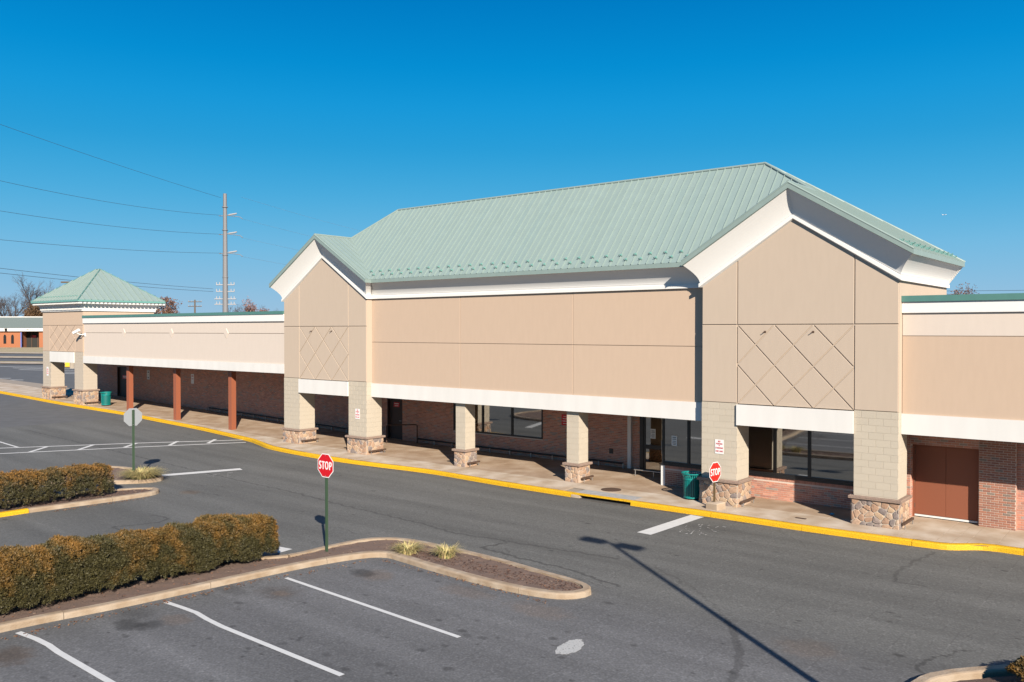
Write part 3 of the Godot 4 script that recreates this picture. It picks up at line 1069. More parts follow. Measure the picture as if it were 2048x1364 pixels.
	roof_face(b, [Vector3(xl, ye, zb), Vector3(xl, ye, 0.5), pkL, grL, rL], Vector3.BACK, 0.295, [], 0.1)
	roof_face(b, [vR, Vector3(TR.x0 - 0.5, ye, 0.5), pkR, grR], Vector3.BACK, 0.295, [], 0.12)
	roof_face(b, [Vector3(xr, ye, zb), Vector3(xl, ye, zb), rL, rR], Vector3.LEFT, 0.59, [], 0.0)
	var rc := M.new()
	for seg in [[rL, rR, 0.05], [rR, grR, 0.05], [rR, Vector3(xr, ye, zb), 0.05], [rL, grL, 0.05], [rL, Vector3(xl, ye, zb), 0.05], [pkR, grR, 0.05], [pkL, grL, 0.05]]:
		rc.tube(PackedVector3Array([seg[0] + Vector3(0, 0.01, 0), seg[1] + Vector3(0, 0.01, 0)]), seg[2], seg[2], 6)
	put("ridge_cap", rc, mats.roof1, b)
	var vf := M.new()
	for seg in [[grL, vL], [grR, vR]]:
		vf.tube(PackedVector3Array([seg[0] + Vector3(0, -0.01, 0), seg[1] + Vector3(0, -0.01, 0)]), 0.035, 0.035, 5)
	put("valley_flashing", vf, mats.roof2, b)
	# rake edge trim along the gables (metal edge over the cornice)
	for T in [TR, TL]:
		var pk := pkR if T == TR else pkL
		var rk := M.new()
		for sgn in [-1.0, 1.0]:
			var e0 := Vector3(T.xc + sgn * 3.53, ye, 0.5)
			rk.tube(PackedVector3Array([e0 + Vector3(0, 0.0, -0.02), pk + Vector3(0, 0.0, -0.02)]), 0.035, 0.035, 6)
		put("rake_edge", rk, mats.roof1, b)
	# --- left wing
	var wl := -52.65; var wr: float = TL.x0
	box_part(b, "wing_wall", Vector3(wl + 0.002, 4.0, -0.55), Vector3(wr - 0.002, 6.5, -0.09), "joint")
	var wp := []
	var notch := [-47.33, -41.79, -36.25]
	var bounds := [wl, -47.33, -41.79, -36.25, wr]
	wp.append(rect(wl, 4.08, wr, 5.62)); wp.append(rect(wl, 5.62, wr, 6.25))
	panels(b, "stucco_wall", wp, -0.06, "stucco_light", 0.012, 0.03)
	var dm := node("diamond_trim", b)
	for x in notch:
		var m := M.new()
		m.prism(PackedVector2Array([Vector2(x - 0.22, 5.62), Vector2(x, 5.36), Vector2(x + 0.22, 5.62), Vector2(x, 5.88)]), Vector3.ZERO, Vector3.RIGHT, Vector3.UP, -0.09, -0.03, 0.02)
		put("diamond", m, mats.stucco_light, dm)
	box_part(b, "band", Vector3(wl + 0.003, 3.65, -0.6), Vector3(wr - 0.003, 4.10, 0.0), "white")
	box_part(b, "parapet_band", Vector3(wl + 0.003, 6.23, -0.6), Vector3(wr - 0.003, 6.59, 0.02), "white_trim")
	box_part(b, "coping", Vector3(wl + 0.003, 6.585, -0.62), Vector3(wr - 0.003, 6.735, 0.06), "coping")
	box_part(b, "flat_roof", Vector3(-60, 6.25, -40), Vector3(wr + 0.5, 6.35, -0.6), "flat_roof")
	box_part(b, "canopy_ceiling", Vector3(wl - 6, 3.9, -4.3), Vector3(wr - 0.01, 3.92, -0.56), "soffit")
	for x in [-47.6, -42.1, -36.5]:
		var y0 := walk_h(x, -0.55) - 0.02
		var m := M.new()
		m.box(Vector3(x - 0.15, y0, -0.70), Vector3(x + 0.13, 3.90, -0.42))
		m.box(Vector3(x - 0.155, y0, -0.44), Vector3(x - 0.10, 3.90, -0.415))
		put("canopy_post", m, mats.post_brown, b)
	# --- right wing
	var rw: float = TR.x1
	box_part(b, "wing_wall", Vector3(rw + 0.002, 3.3, -0.8), Vector3(12, 6.5, -0.36), "joint")
	panels(b, "stucco_wall", [rect(rw, 3.40, 12, 5.63)], -0.33, "stucco", 0.008, 0.03)
	panels(b, "stucco_wall", [rect(rw, 5.63, 12, 6.30)], -0.33, "stucco_light", 0.008, 0.03)
	box_part(b, "band", Vector3(rw + 0.003, 2.83, -0.85), Vector3(12, 3.41, -0.28), "white")
	box_part(b, "parapet_band", Vector3(rw + 0.003, 6.28, -0.85), Vector3(12, 6.60, -0.27), "white_trim")
	box_part(b, "coping", Vector3(rw + 0.003, 6.595, -0.9), Vector3(12, 6.765, -0.22), "coping")
	box_part(b, "flat_roof", Vector3(wr + 0.6, 6.25, -40), Vector3(12, 6.35, -5.9), "flat_roof")
	box_part(b, "flat_roof", Vector3(rw + 0.01, 6.0, -5.9), Vector3(12, 6.2, -0.85), "flat_roof")
	box_part(b, "canopy_ceiling", Vector3(rw, 2.95, -2.2), Vector3(12, 2.97, -0.8), "soffit")
	box_part(b, "rear_wall", Vector3(-60, 0.1, -40.3), Vector3(12, 6.3, -40), "stucco")
	# --- brick walls at the back of the walk
	var zw := -4.2
	right_wing_door(b)
	brick_wall(b, -60.4, -31.0, zw, 3.9, [[-56.63, 0, -55.2, 3.2]], false)
	brick_wall(b, -31.0, -11.0, zw, 3.4, [[-23.7, 1.02, -18.38, 2.93], [-13.3, 0, -11.0, 2.93]], false, [[-28.3, 0, -27.2, 2.4]])
	door_left(b)
	window_main(b)
	entrance(b)
	vestibule(b)
	# downpipe on the back wall beside the entrance
	var dp := M.new()
	dp.box(Vector3(-14.02, 0.22, zw + 0.002), Vector3(-13.86, 2.93, zw + 0.13))
	put("downpipe", dp, mats.white_trim, b)
	box_part(b, "vent", Vector3(-14.95, 0.72, zw + 0.004), Vector3(-14.77, 0.93, zw + 0.03), "black_frame")
	make_pavilion(b)

func brick_wall(b: Node, x0: float, x1: float, z: float, top: float, holes: Array, single: bool, more := []) -> void:
	var w := node("brick_wall", b)
	var y0 := gh(x1) + 0.1
	var back := M.new()
	var hs := holes.duplicate()
	hs.append_array(more)
	# backing cut by its holes: columns between the hole edges
	var xs := [x0, x1]
	for h in hs:
		for e in [h[0], h[2]]:
			if e > x0 and e < x1:
				xs.append(e)
	xs.sort()
	for i in xs.size() - 1:
		var mid: float = (xs[i] + xs[i + 1]) * 0.5
		var lo := y0; var hi := top
		var cut := false
		for h in hs:
			if mid > h[0] and mid < h[2]:
				cut = true
				if h[1] > y0:
					back.box(Vector3(xs[i], y0, z - 0.3), Vector3(xs[i + 1], h[1], z))
				if h[3] < top:
					back.box(Vector3(xs[i], h[3], z - 0.3), Vector3(xs[i + 1], top, z))
		if not cut:
			back.box(Vector3(xs[i], lo, z - 0.3), Vector3(xs[i + 1], hi, z))
	put("mortar", back, mats.mortar, w)
	var local := []
	for h in hs:
		local.append([h[0] - x0, h[1], h[2] - x0, h[3]])
	make_bricks(w, Vector3(x0, 0, z), Vector3.RIGHT, x1 - x0, y0, top, local, single)

func window_unit(b: Node, x0: float, x1: float, y0: float, y1: float, z: float, cuts: Array, fr := 0.07) -> void:
	var w := node("window", b)
	var f := M.new()
	f.box(Vector3(x0, y0, z - 0.1), Vector3(x1, y0 + fr, z + 0.02))
	f.box(Vector3(x0, y1 - fr, z - 0.1), Vector3(x1, y1, z + 0.02))
	f.box(Vector3(x0, y0 + fr, z - 0.1), Vector3(x0 + fr, y1 - fr, z + 0.018))
	f.box(Vector3(x1 - fr, y0 + fr, z - 0.1), Vector3(x1, y1 - fr, z + 0.018))
	put("frame", f, mats.black_frame, w)
	var xs := [x0 + fr]
	for c in cuts:
		xs.append(c)
		var mm := M.new()
		mm.box(Vector3(c - 0.045, y0 + fr, z - 0.09), Vector3(c + 0.045, y1 - fr, z + 0.016))
		put("mullion", mm, mats.black_frame, w)
	xs.append(x1 - fr)
	for i in xs.size() - 1:
		var p := M.new()
		p.quad(Vector3(xs[i], y0 + fr * 0.9, z - 0.03), Vector3(xs[i + 1], y0 + fr * 0.9, z - 0.03), Vector3(xs[i + 1], y1 - fr * 0.9, z - 0.03), Vector3(xs[i], y1 - fr * 0.9, z - 0.03))
		put("pane", p, mats.glass, w)
	var room := M.new()   # the unlit room behind the panes
	room.quad(Vector3(x0, y0, z - 3.0), Vector3(x1, y0, z - 3.0), Vector3(x1, y1, z - 3.0), Vector3(x0, y1, z - 3.0))
	room.quad(Vector3(x0, y0, z - 0.1), Vector3(x1, y0, z - 0.1), Vector3(x1, y0, z - 3.0), Vector3(x0, y0, z - 3.0))
	room.quad(Vector3(x0, y1, z - 3.0), Vector3(x1, y1, z - 3.0), Vector3(x1, y1, z - 0.1), Vector3(x0, y1, z - 0.1))
	room.quad(Vector3(x0, y0, z - 0.1), Vector3(x0, y0, z - 3.0), Vector3(x0, y1, z - 3.0), Vector3(x0, y1, z - 0.1))
	room.quad(Vector3(x1, y0, z - 3.0), Vector3(x1, y0, z - 0.1), Vector3(x1, y1, z - 0.1), Vector3(x1, y1, z - 3.0))
	put("room", room, mats.interior, w)

func window_main(b: Node) -> void:
	window_unit(b, -23.7, -18.38, 1.02, 2.93, -4.2, [-21.87, -20.12])

func door_left(b: Node) -> void:
	for d in [[-28.3, -27.2, 2.4, -4.2], [-56.63, -55.2, 3.2, -4.2]]:
		var dn := node("door", b)
		var y0 := walk_h((d[0] + d[1]) * 0.5, -4.2) - 0.02
		var m := M.new()
		m.box(Vector3(d[0] + 0.05, y0 + 0.01, d[3] - 0.18), Vector3(d[1] - 0.05, d[2] - 0.05, d[3] - 0.12))
		put("leaf", m, mats.door_dark, dn)
		var f := M.new()
		f.box(Vector3(d[0], y0, d[3] - 0.2), Vector3(d[0] + 0.05, d[2], d[3] + 0.01))
		f.box(Vector3(d[1] - 0.05, y0, d[3] - 0.2), Vector3(d[1], d[2], d[3] + 0.01))
		f.box(Vector3(d[0] + 0.05, d[2] - 0.05, d[3] - 0.2), Vector3(d[1] - 0.05, d[2], d[3] + 0.008))
		put("frame", f, mats.door_dark, dn)
		var h := M.new()
		h.tube(PackedVector3Array([Vector3(d[1] - 0.16, y0 + 0.95, d[3] - 0.12), Vector3(d[1] - 0.16, y0 + 0.95, d[3] - 0.05), Vector3(d[1] - 0.28, y0 + 0.95, d[3] - 0.05)]), 0.013, 0.013, 6)
		put("handle", h, mats.bolt, dn)

func entrance(b: Node) -> void:   # dark glazed doors beside the vestibule
	var z := -3.85
	var e := node("entrance_door", b)
	var x0 := -13.3; var x1 := -10.9
	var f := M.new()
	f.box(Vector3(x0, 0.15, z - 0.35), Vector3(x0 + 0.16, 2.93, z + 0.03))
	for x in [-12.15, -11.0]:
		f.box(Vector3(x - 0.05, 0.15, z - 0.1), Vector3(x + 0.05, 2.93, z + 0.03))
	f.box(Vector3(x0 + 0.16, 0.15, z - 0.1), Vector3(x1, 0.28, z + 0.025))
	f.box(Vector3(x0 + 0.16, 2.55, z - 0.1), Vector3(x1, 2.93, z + 0.025))
	put("frame", f, mats.black_frame, e)
	var lf := M.new()
	for q in [[-13.14, -12.2], [-12.1, -11.05]]:
		lf.box(Vector3(q[0], 1.12, z - 0.05), Vector3(q[1], 1.28, z + 0.015))
		lf.box(Vector3(q[0], 0.28, z - 0.05), Vector3(q[0] + 0.08, 2.55, z + 0.01))
		lf.box(Vector3(q[1] - 0.08, 0.28, z - 0.05), Vector3(q[1], 2.55, z + 0.01))
	put("door_leaf", lf, mats.black_frame, e)
	for q in [[-13.14, -12.2], [-12.1, -11.05]]:
		var p := M.new()
		p.quad(Vector3(q[0], 0.28, z - 0.02), Vector3(q[1], 0.28, z - 0.02), Vector3(q[1], 2.55, z - 0.02), Vector3(q[0], 2.55, z - 0.02))
		put("pane", p, mats.glass, e)
	var rm := M.new()
	rm.quad(Vector3(x0, 0.1, z - 1.5), Vector3(x1, 0.1, z - 1.5), Vector3(x1, 2.93, z - 1.5), Vector3(x0, 2.93, z - 1.5))
	rm.quad(Vector3(x0, 0.12, z - 0.1), Vector3(x1, 0.12, z - 0.1), Vector3(x1, 0.12, z - 1.5), Vector3(x0, 0.12, z - 1.5))
	put("room", rm, mats.interior, e)
	var hd := M.new()
	hd.tube(PackedVector3Array([Vector3(-12.3, 1.0, z + 0.01), Vector3(-12.3, 1.0, z + 0.06), Vector3(-12.3, 1.5, z + 0.06), Vector3(-12.3, 1.5, z + 0.01)]), 0.014, 0.014, 6)
	put("handle", hd, mats.bolt, e)

func vestibule(b: Node) -> void:   # brick knee wall with dark windows, passing behind the right tower
	var z := -1.85
	var x0 := -11.22; var x1 := -2.95
	var w := node("knee_wall", b)
	var bk := M.new()
	bk.box(Vector3(x0, 0.1, z - 0.3), Vector3(x1, 0.905, z))
	put("mortar", bk, mats.mortar, w)
	# the bricks that show: left stretch, then the stretch below the tower window
	make_bricks(w, Vector3(x0 + 0.14, 0, z), Vector3.RIGHT, 2.5, 0.15, 0.80, [], true)
	make_bricks(w, Vector3(-8.5, 0, z), Vector3.RIGHT, 0.7, 0.15, 0.80, [], false)
	make_bricks(w, Vector3(-7.8, 0, z), Vector3.RIGHT, 4.0, 0.15, 0.80, [], true)
	var sol := M.new()   # soldier course under the sill
	sol.col = Color.WHITE
	var x := x0 + 0.145
	while x < -3.85:
		sol.col = Color(0.40, 0.19, 0.135) * rng.randf_range(0.8, 1.15)
		sol.box(Vector3(x, 0.805, z - 0.02), Vector3(x + 0.06, 0.905, z + 0.01))
		x += 0.0675
	stuff(put("soldier_course", sol, mats.bricks, w))
	var post := M.new()
	post.box(Vector3(x0 - 0.02, 0.1, z - 0.3), Vector3(x0 + 0.135, 0.9, z + 0.015))
	put("end_post", post, mats.white_trim, w)
	var sill := M.new()
	sill.box(Vector3(x0, 0.907, z - 0.2), Vector3(x1, 0.985, z + 0.05))
	put("sill", sill, mats.black_frame, w)
	window_unit(b, x0 + 0.02, -8.0, 0.987, 2.95, z, [-10.15])
	window_unit(b, -7.995, x1, 0.987, 2.95, z, [-7.0, -5.85])
	box_part(b, "window_header", Vector3(x0, 2.952, z - 0.3), Vector3(x1, 3.45, z), "black_frame")
	# the vestibule's own side, seen from the walkway
	var side := M.new()
	side.box(Vector3(x0 + 0.0, 0.1, -4.2), Vector3(x0 + 0.12, 0.9, z - 0.31))
	put("side_wall", side, mats.brick0, w)
	var sp := M.new()
	sp.quad(Vector3(x0 + 0.03, 0.95, -3.8), Vector3(x0 + 0.03, 0.95, z - 0.1), Vector3(x0 + 0.03, 2.95, z - 0.1), Vector3(x0 + 0.03, 2.95, -3.8))
	put("side_pane", sp, mats.glass, w)

func right_wing_door(b: Node) -> void:
	# brick piers beside the brown double doors
	var w := node("brick_wall", b)
	var bk := M.new()
	bk.box(Vector3(-2.95, 0.1, -2.3), Vector3(-2.78, 2.95, -1.82))
	bk.box(Vector3(-0.95, 0.1, -2.3), Vector3(-0.02, 2.95, -1.82))
	bk.box(Vector3(-0.018, 0.1, -2.3), Vector3(12, 2.95, -2.0))
	bk.box(Vector3(-2.778, 2.38, -2.3), Vector3(-0.952, 2.95, -1.822))
	put("mortar", bk, mats.mortar, w)
	make_bricks(w, Vector3(-0.95, 0, -1.82), Vector3.RIGHT, 0.93, 0.16, 2.9, [], true)
	make_bricks(w, Vector3(-2.95, 0, -1.82), Vector3.RIGHT, 0.17, 0.16, 2.9, [], false)
	make_bricks(w, Vector3(-2.78, 0, -1.822), Vector3.RIGHT, 1.83, 2.385, 2.92, [], false)
	make_bricks(w, Vector3(-0.018, 0, -2.0), Vector3.RIGHT, 3.0, 0.16, 2.9, [], false)
	make_bricks(w, Vector3(-0.02, 0, -1.82), Vector3.FORWARD, 0.18, 0.16, 2.9, [], false)
	make_bricks(w, Vector3(-2.78, 0, -1.82), Vector3.FORWARD, 0.22, 0.16, 2.36, [], false)
	var d := node("double_door", b)
	var f := M.new()
	f.box(Vector3(-2.775, 0.16, -2.25), Vector3(-2.72, 2.375, -2.02))
	f.box(Vector3(-1.01, 0.16, -2.25), Vector3(-0.953, 2.375, -2.02))
	f.box(Vector3(-2.72, 2.32, -2.25), Vector3(-1.01, 2.375, -2.022))
	put("frame", f, mats.door_brown, d)
	for q in [[-2.715, -1.868], [-1.862, -1.015]]:
		var m := M.new()
		m.prism(rect(q[0], 0.26, q[1], 2.315), Vector3.ZERO, Vector3.RIGHT, Vector3.UP, -2.12, -2.06, 0.004)
		put("door_leaf", m, mats.door_brown, d)
	for y in [0.45, 1.2, 2.05]:
		var m := M.new()
		m.tube(PackedVector3Array([Vector3(-2.72, y, -2.045), Vector3(-2.72, y + 0.13, -2.045)]), 0.018, 0.018, 6)
		put("hinge", m, mats.rust_metal, d)
	box_part(d, "threshold", Vector3(-2.715, 0.20, -2.12), Vector3(-1.015, 0.25, -2.04), "sign_white")
	box_part(d, "sill", Vector3(-2.715, 0.15, -2.2), Vector3(-1.015, 0.199, -2.05), "dark")

func make_pavilion(b: Node) -> void:   # hipped end pavilion with dentilled cornice
	var p := b
	var a := -58.70; var e := -52.65; var zb := -4.84
	for x in [a, e - 1.223]:
		pillar(p, x, x + 1.223, 0.0, -0.91, 1.90, 4.345, false, true)
	box_part(p, "beam", Vector3(a + 1.226, 3.63, -0.9), Vector3(e - 1.226, 4.33, 0.07), "white")
	var body := M.new()
	body.box(Vector3(a, 4.346, zb), Vector3(e, 7.7, -0.03))
	put("pavilion_wall", body, mats.stucco, p)
	var i0 := a + 1.1; var i1 := e - 1.1
	var pol := [rect(a, 4.345, i0, 6.11), rect(i1, 4.345, e, 6.11), rect(a, 6.11, e, 7.2)]
	pol.append_array(lattice(i0, i1, 4.345, 6.11))
	panels(p, "gable_wall", pol, 0.0, "stucco", 0.012, 0.025)
	# cornice in steps with dentils
	var st := [[Vector3(a, 7.04, zb), Vector3(-1, 0, -1)], [Vector3(a, 7.04, 0), Vector3(-1, 0, 1)], [Vector3(e, 7.04, 0), Vector3(1, 0, 1)], [Vector3(e, 7.04, zb), Vector3(1, 0, -1)]]
	var prof := [Vector2(-0.02, 0), Vector2(0.08, 0), Vector2(0.08, 0.10), Vector2(0.10, 0.10), Vector2(0.10, 0.20), Vector2(0.14, 0.30), Vector2(0.22, 0.40), Vector2(0.33, 0.46), Vector2(0.40, 0.47), Vector2(0.40, 0.53), Vector2(0.46, 0.53), Vector2(0.46, 0.61), Vector2(-0.02, 0.61)]
	var cm := M.new()
	sweep(cm, prof, st)
	put("cornice", cm, mats.white_trim, p)
	var dn := M.new()
	var x := a - 0.40
	while x < e + 0.42:
		dn.box(Vector3(x, 7.505, 0.395), Vector3(x + 0.10, 7.585, 0.50))
		if x > a - 0.12 and x < e + 0.05:
			dn.box(Vector3(x, 7.14, 0.07), Vector3(x + 0.10, 7.24, 0.17))
		x += 0.20
	var z := 0.42
	while z > zb - 0.45:
		dn.box(Vector3(e + 0.395, 7.505, z - 0.15), Vector3(e + 0.50, 7.60, z))
		z -= 0.27
	stuff(put("dentils", dn, mats.white_trim, p))
	var fm := M.new()
	sweep(fm, [Vector2(0.40, 0.605), Vector2(0.54, 0.605), Vector2(0.55, 0.60), Vector2(0.552, 0.715), Vector2(0.40, 0.73)], st)
	put("eave_trim", fm, mats.green_trim, p)
	var o := 0.55; var ye := 7.76
	var c0 := Vector3(a - o, ye, o); var c1 := Vector3(e + o, ye, o); var c2 := Vector3(e + o, ye, zb - o); var c3 := Vector3(a - o, ye, zb - o)
	var t0 := Vector3(-56.0, 10.0, -2.42); var t1 := Vector3(-55.35, 10.0, -2.42)
	roof_face(p, [c0, c1, t1, t0], Vector3.RIGHT, 0.42, [[0.42, 0.42]], 0.0)
	roof_face(p, [c1, c2, t1], Vector3.FORWARD, 0.42, [], 0.0)
	roof_face(p, [c2, c3, t0, t1], Vector3.LEFT, 0.34, [], 0.0)
	roof_face(p, [c3, c0, t0], Vector3.BACK, 0.34, [], 0.0)
	var rc := M.new()
	for seg in [[c0, t0], [c1, t1], [c2, t1], [c3, t0], [t0, t1]]:
		rc.tube(PackedVector3Array([seg[0], seg[1]]), 0.04, 0.04, 6)
	put("ridge_cap", rc, mats.coping, p)

# ---------------------------------------------------------------- foliage
func spray_mesh(leaf: float, width: float, k: int, sd: int, spread := 1.0) -> ArrayMesh:
	var r := RandomNumberGenerator.new()
	r.seed = sd
	var m := M.new()
	for i in k:
		var d := Vector3(r.randf_range(-1, 1) * spread, r.randf_range(0.1, 1.0), r.randf_range(-1, 1) * spread).normalized()
		var o := d * leaf * r.randf_range(0.0, 0.7)
		var s := d.cross(Vector3(r.randf_range(-1, 1), r.randf_range(-1, 1), r.randf_range(-1, 1))).normalized() * width
		var l := leaf * r.randf_range(0.6, 1.2)
		m.col = Color.WHITE * r.randf_range(0.75, 1.15)
		m.quad(o, o + d * l * 0.5 + s, o + d * l, o + d * l * 0.5 - s)
	return m.commit()

func multi(called: String, mesh: Mesh, tr: Array, cols: Array, material: Material, parent: Node) -> MultiMeshInstance3D:
	var mm := MultiMesh.new()
	mm.transform_format = MultiMesh.TRANSFORM_3D; mm.use_colors = true
	mm.mesh = mesh; mm.instance_count = tr.size()
	for i in tr.size():
		mm.set_instance_transform(i, tr[i]); mm.set_instance_color(i, cols[i])
	var o := MultiMeshInstance3D.new()
	o.name = numbered(parent, called)
	o.multimesh = mm; o.material_override = material
	parent.add_child(o, true)
	stuff(o)
	return o

# a clipped hedge along a path of [x, z, half width, height]; bronze where the sun tans it, dark green low down
func hedge(o: Node, path: Array, per_m: int, sd: int, bronze: float, gap: float, tip := 0.0) -> void:
	var r := RandomNumberGenerator.new()
	r.seed = sd
	var f := FastNoiseLite.new()
	f.seed = sd; f.frequency = 0.55; f.fractal_octaves = 3
	var f2 := FastNoiseLite.new()
	f2.seed = sd + 5; f2.frequency = 1.6
	var tr := []; var cols := []
	var twigs := M.new()
	for s in path.size() - 1:
		var a = path[s]; var b = path[s + 1]
		var A := Vector2(a[0], a[1]); var B := Vector2(b[0], b[1])
		var L := A.distance_to(B)
		var dir := (B - A).normalized(); var side := Vector2(-dir.y, dir.x)
		for i in int(L * per_m):
			var t := r.randf()
			var P := A.lerp(B, t)
			var w := lerpf(a[2], b[2], t); var h := lerpf(a[3], b[3], t)
			var th := r.randf_range(-0.72, PI + 0.72)   # around the section, from one foot over the top to the other
			var cs := cos(th); var sn := sin(th)
			var pn := pow(pow(absf(cs), 4.0) + pow(absf(sn), 4.0), 0.25)
			var ex := cs / pn; var ey := sn / pn
			var rad := 1.0 + 0.24 * f.get_noise_3d(P.x * 2, P.y * 2, th * 1.2) + 0.22 * f2.get_noise_3d(P.x * 2, th * 2, P.y * 2)
			var inn := 1.0 - pow(r.randf(), 2.2) * 0.45
			rad *= inn
			var y := h * 0.5 + h * 0.5 * ey * rad
			if y < 0.10 + 0.22 * maxf(0.0, f.get_noise_2d(P.x * 3 + 9, P.y * 3) + 0.2):
				continue
			if gap > 0 and f2.get_noise_3d(P.x * 3.1, y * 4, P.y * 3.1) > 0.62 - gap and sn < 0.75:
				continue
			var q := P + side * ex * w * rad
			var gy := gh(q.x) + 0.08
			var pos := Vector3(q.x, gy + y, q.y)
			var outv := Vector3(side.x * ex, maxf(0.35, ey * 1.2), side.y * ex).normalized()
			var rv := Vector3(r.randf_range(-1, 1), r.randf_range(-1, 1), r.randf_range(-1, 1)) * 0.7
			var up := (outv + rv).normalized()
			var xx := up.cross(Vector3(r.randf_range(-1, 1), r.randf_range(-1, 1), r.randf_range(-1, 1))).normalized()
			var zz := xx.cross(up)
			var sz := r.randf_range(0.75, 1.3)
			tr.append(Transform3D(Basis(xx * sz, up * sz, zz * sz), pos))
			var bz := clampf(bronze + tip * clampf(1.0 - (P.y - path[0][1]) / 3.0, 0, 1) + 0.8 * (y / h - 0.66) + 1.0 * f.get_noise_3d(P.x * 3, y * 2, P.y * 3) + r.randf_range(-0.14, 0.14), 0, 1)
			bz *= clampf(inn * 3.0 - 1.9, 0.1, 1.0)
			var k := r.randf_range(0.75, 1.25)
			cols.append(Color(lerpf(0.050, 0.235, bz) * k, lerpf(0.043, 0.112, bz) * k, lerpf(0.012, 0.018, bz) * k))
		for i in int(L * 7):
			var P := A.lerp(B, r.randf())
			var w := lerpf(a[2], b[2], 0.5); var h := lerpf(a[3], b[3], 0.5)
			var gy := gh(P.x) + 0.05
			var p0 := Vector3(P.x + r.randf_range(-0.25, 0.25) * w, gy, P.y + r.randf_range(-0.15, 0.15))
			var p1 := p0 + Vector3(r.randf_range(-0.6, 0.6) * w, h * 0.45, r.randf_range(-0.2, 0.2))
			var p2 := p1 + Vector3(r.randf_range(-0.5, 0.5) * w, h * 0.4, r.randf_range(-0.25, 0.25))
			twigs.tube(PackedVector3Array([p0, p1, p2]), 0.018, 0.006, 4, false)
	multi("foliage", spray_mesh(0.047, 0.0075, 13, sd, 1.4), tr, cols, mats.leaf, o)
	stuff(put("stems", twigs, mats.twig, o))

func tuft(at: Vector3, r0: float, h: float, k: int, sd: int, label: String) -> void:
	var o := node("ornamental_grass", self, at)
	tag(o, label, "grass tuft", "striped grass tufts on the planting islands")
	var r := RandomNumberGenerator.new()
	r.seed = sd
	var m := M.new()
	for i in k:
		var a := r.randf() * TAU
		var d := Vector3(cos(a), 0, sin(a))
		var b := d * r0 * sqrt(r.randf()) * 0.55
		var l := h * r.randf_range(0.7, 1.3)
		var reach := r0 * r.randf_range(0.35, 0.95)
		var side := Vector3(-d.z, 0, d.x) * r.randf_range(0.006, 0.011)
		var c := r.randf()
		m.col = Color(0.52, 0.43, 0.18) if c < 0.66 else (Color(0.15, 0.19, 0.06) if c < 0.8 else Color(0.42, 0.30, 0.15))
		m.col = m.col * r.randf_range(0.58, 0.92)
		var prev := b
		var wprev := 1.0
		for s in 4:
			var t := (s + 1) / 4.0
			var p := b + d * reach * t * t * 1.1 + Vector3(0, l * (t * 1.5 - t * t * r.randf_range(0.75, 1.15)), 0)
			var wn := 1.0 - 0.9 * t * t
			m.quad(prev - side * wprev, prev + side * wprev, p + side * wn, p - side * wn)
			prev = p; wprev = wn
	var x := put("blades", m, mats.leaf, o)
	stuff(x)

# ---------------------------------------------------------------- planting islands
func bed_mesh(poly: Array, y: float, sd: int) -> M:
	var f := FastNoiseLite.new()
	f.seed = sd; f.frequency = 1.3; f.fractal_octaves = 3
	var P := PackedVector2Array()
	var lo := Vector2(INF, INF); var hi := -lo
	for p in poly:
		var q := Vector2(p[0], p[1])
		P.append(q); lo = lo.min(q); hi = hi.max(q)
	var m := M.new()
	var g := 0.2
	var x := lo.x
	while x < hi.x:
		var z := lo.y
		while z < hi.y:
			var cell := rect(x, z, x + g, z + g)
			for piece in Geometry2D.intersect_polygons(P, cell):
				var tr := Geometry2D.triangulate_polygon(piece)
				for t in range(0, tr.size(), 3):
					var V := []
					for k in 3:
						var q: Vector2 = piece[tr[t + k]]
						V.append(Vector3(q.x, gh(q.x) + y + 0.03 * f.get_noise_2d(q.x * 2, q.y * 2), q.y))
					if (V[1] - V[0]).cross(V[2] - V[0]).y < 0:
						V = [V[0], V[2], V[1]]
					m.tri(V[0], V[1], V[2])
			z += g
		x += g
	return m

func chips(parent: Node, poly: Array, k: int, sd: int, cols: Array, y: float) -> void:   # wood chips and dry leaves
	var r := RandomNumberGenerator.new()
	r.seed = sd
	var P := PackedVector2Array()
	var lo := Vector2(INF, INF); var hi := -lo
	for p in poly:
		var q := Vector2(p[0], p[1])
		P.append(q); lo = lo.min(q); hi = hi.max(q)
	var tr := []; var cc := []
	for i in k:
		var q := Vector2(r.randf_range(lo.x, hi.x), r.randf_range(lo.y, hi.y))
		if not Geometry2D.is_point_in_polygon(q, P):
			continue
		var bas := Basis.from_euler(Vector3(r.randf_range(-0.5, 0.5), r.randf() * TAU, r.randf_range(-0.5, 0.5))).scaled(Vector3.ONE * r.randf_range(0.5, 1.4))
		tr.append(Transform3D(bas, Vector3(q.x, gh(q.x) + y + r.randf_range(0.0, 0.02), q.y)))
		var c: Color = cols[r.randi() % cols.size()]
		cc.append(c * r.randf_range(0.55, 1.0))
	var m := M.new()
	m.box(Vector3(-0.017, -0.003, -0.006), Vector3(0.017, 0.004, 0.006))
	multi("wood_chips", m.commit(), tr, cc, mats.leaf_brown, parent)

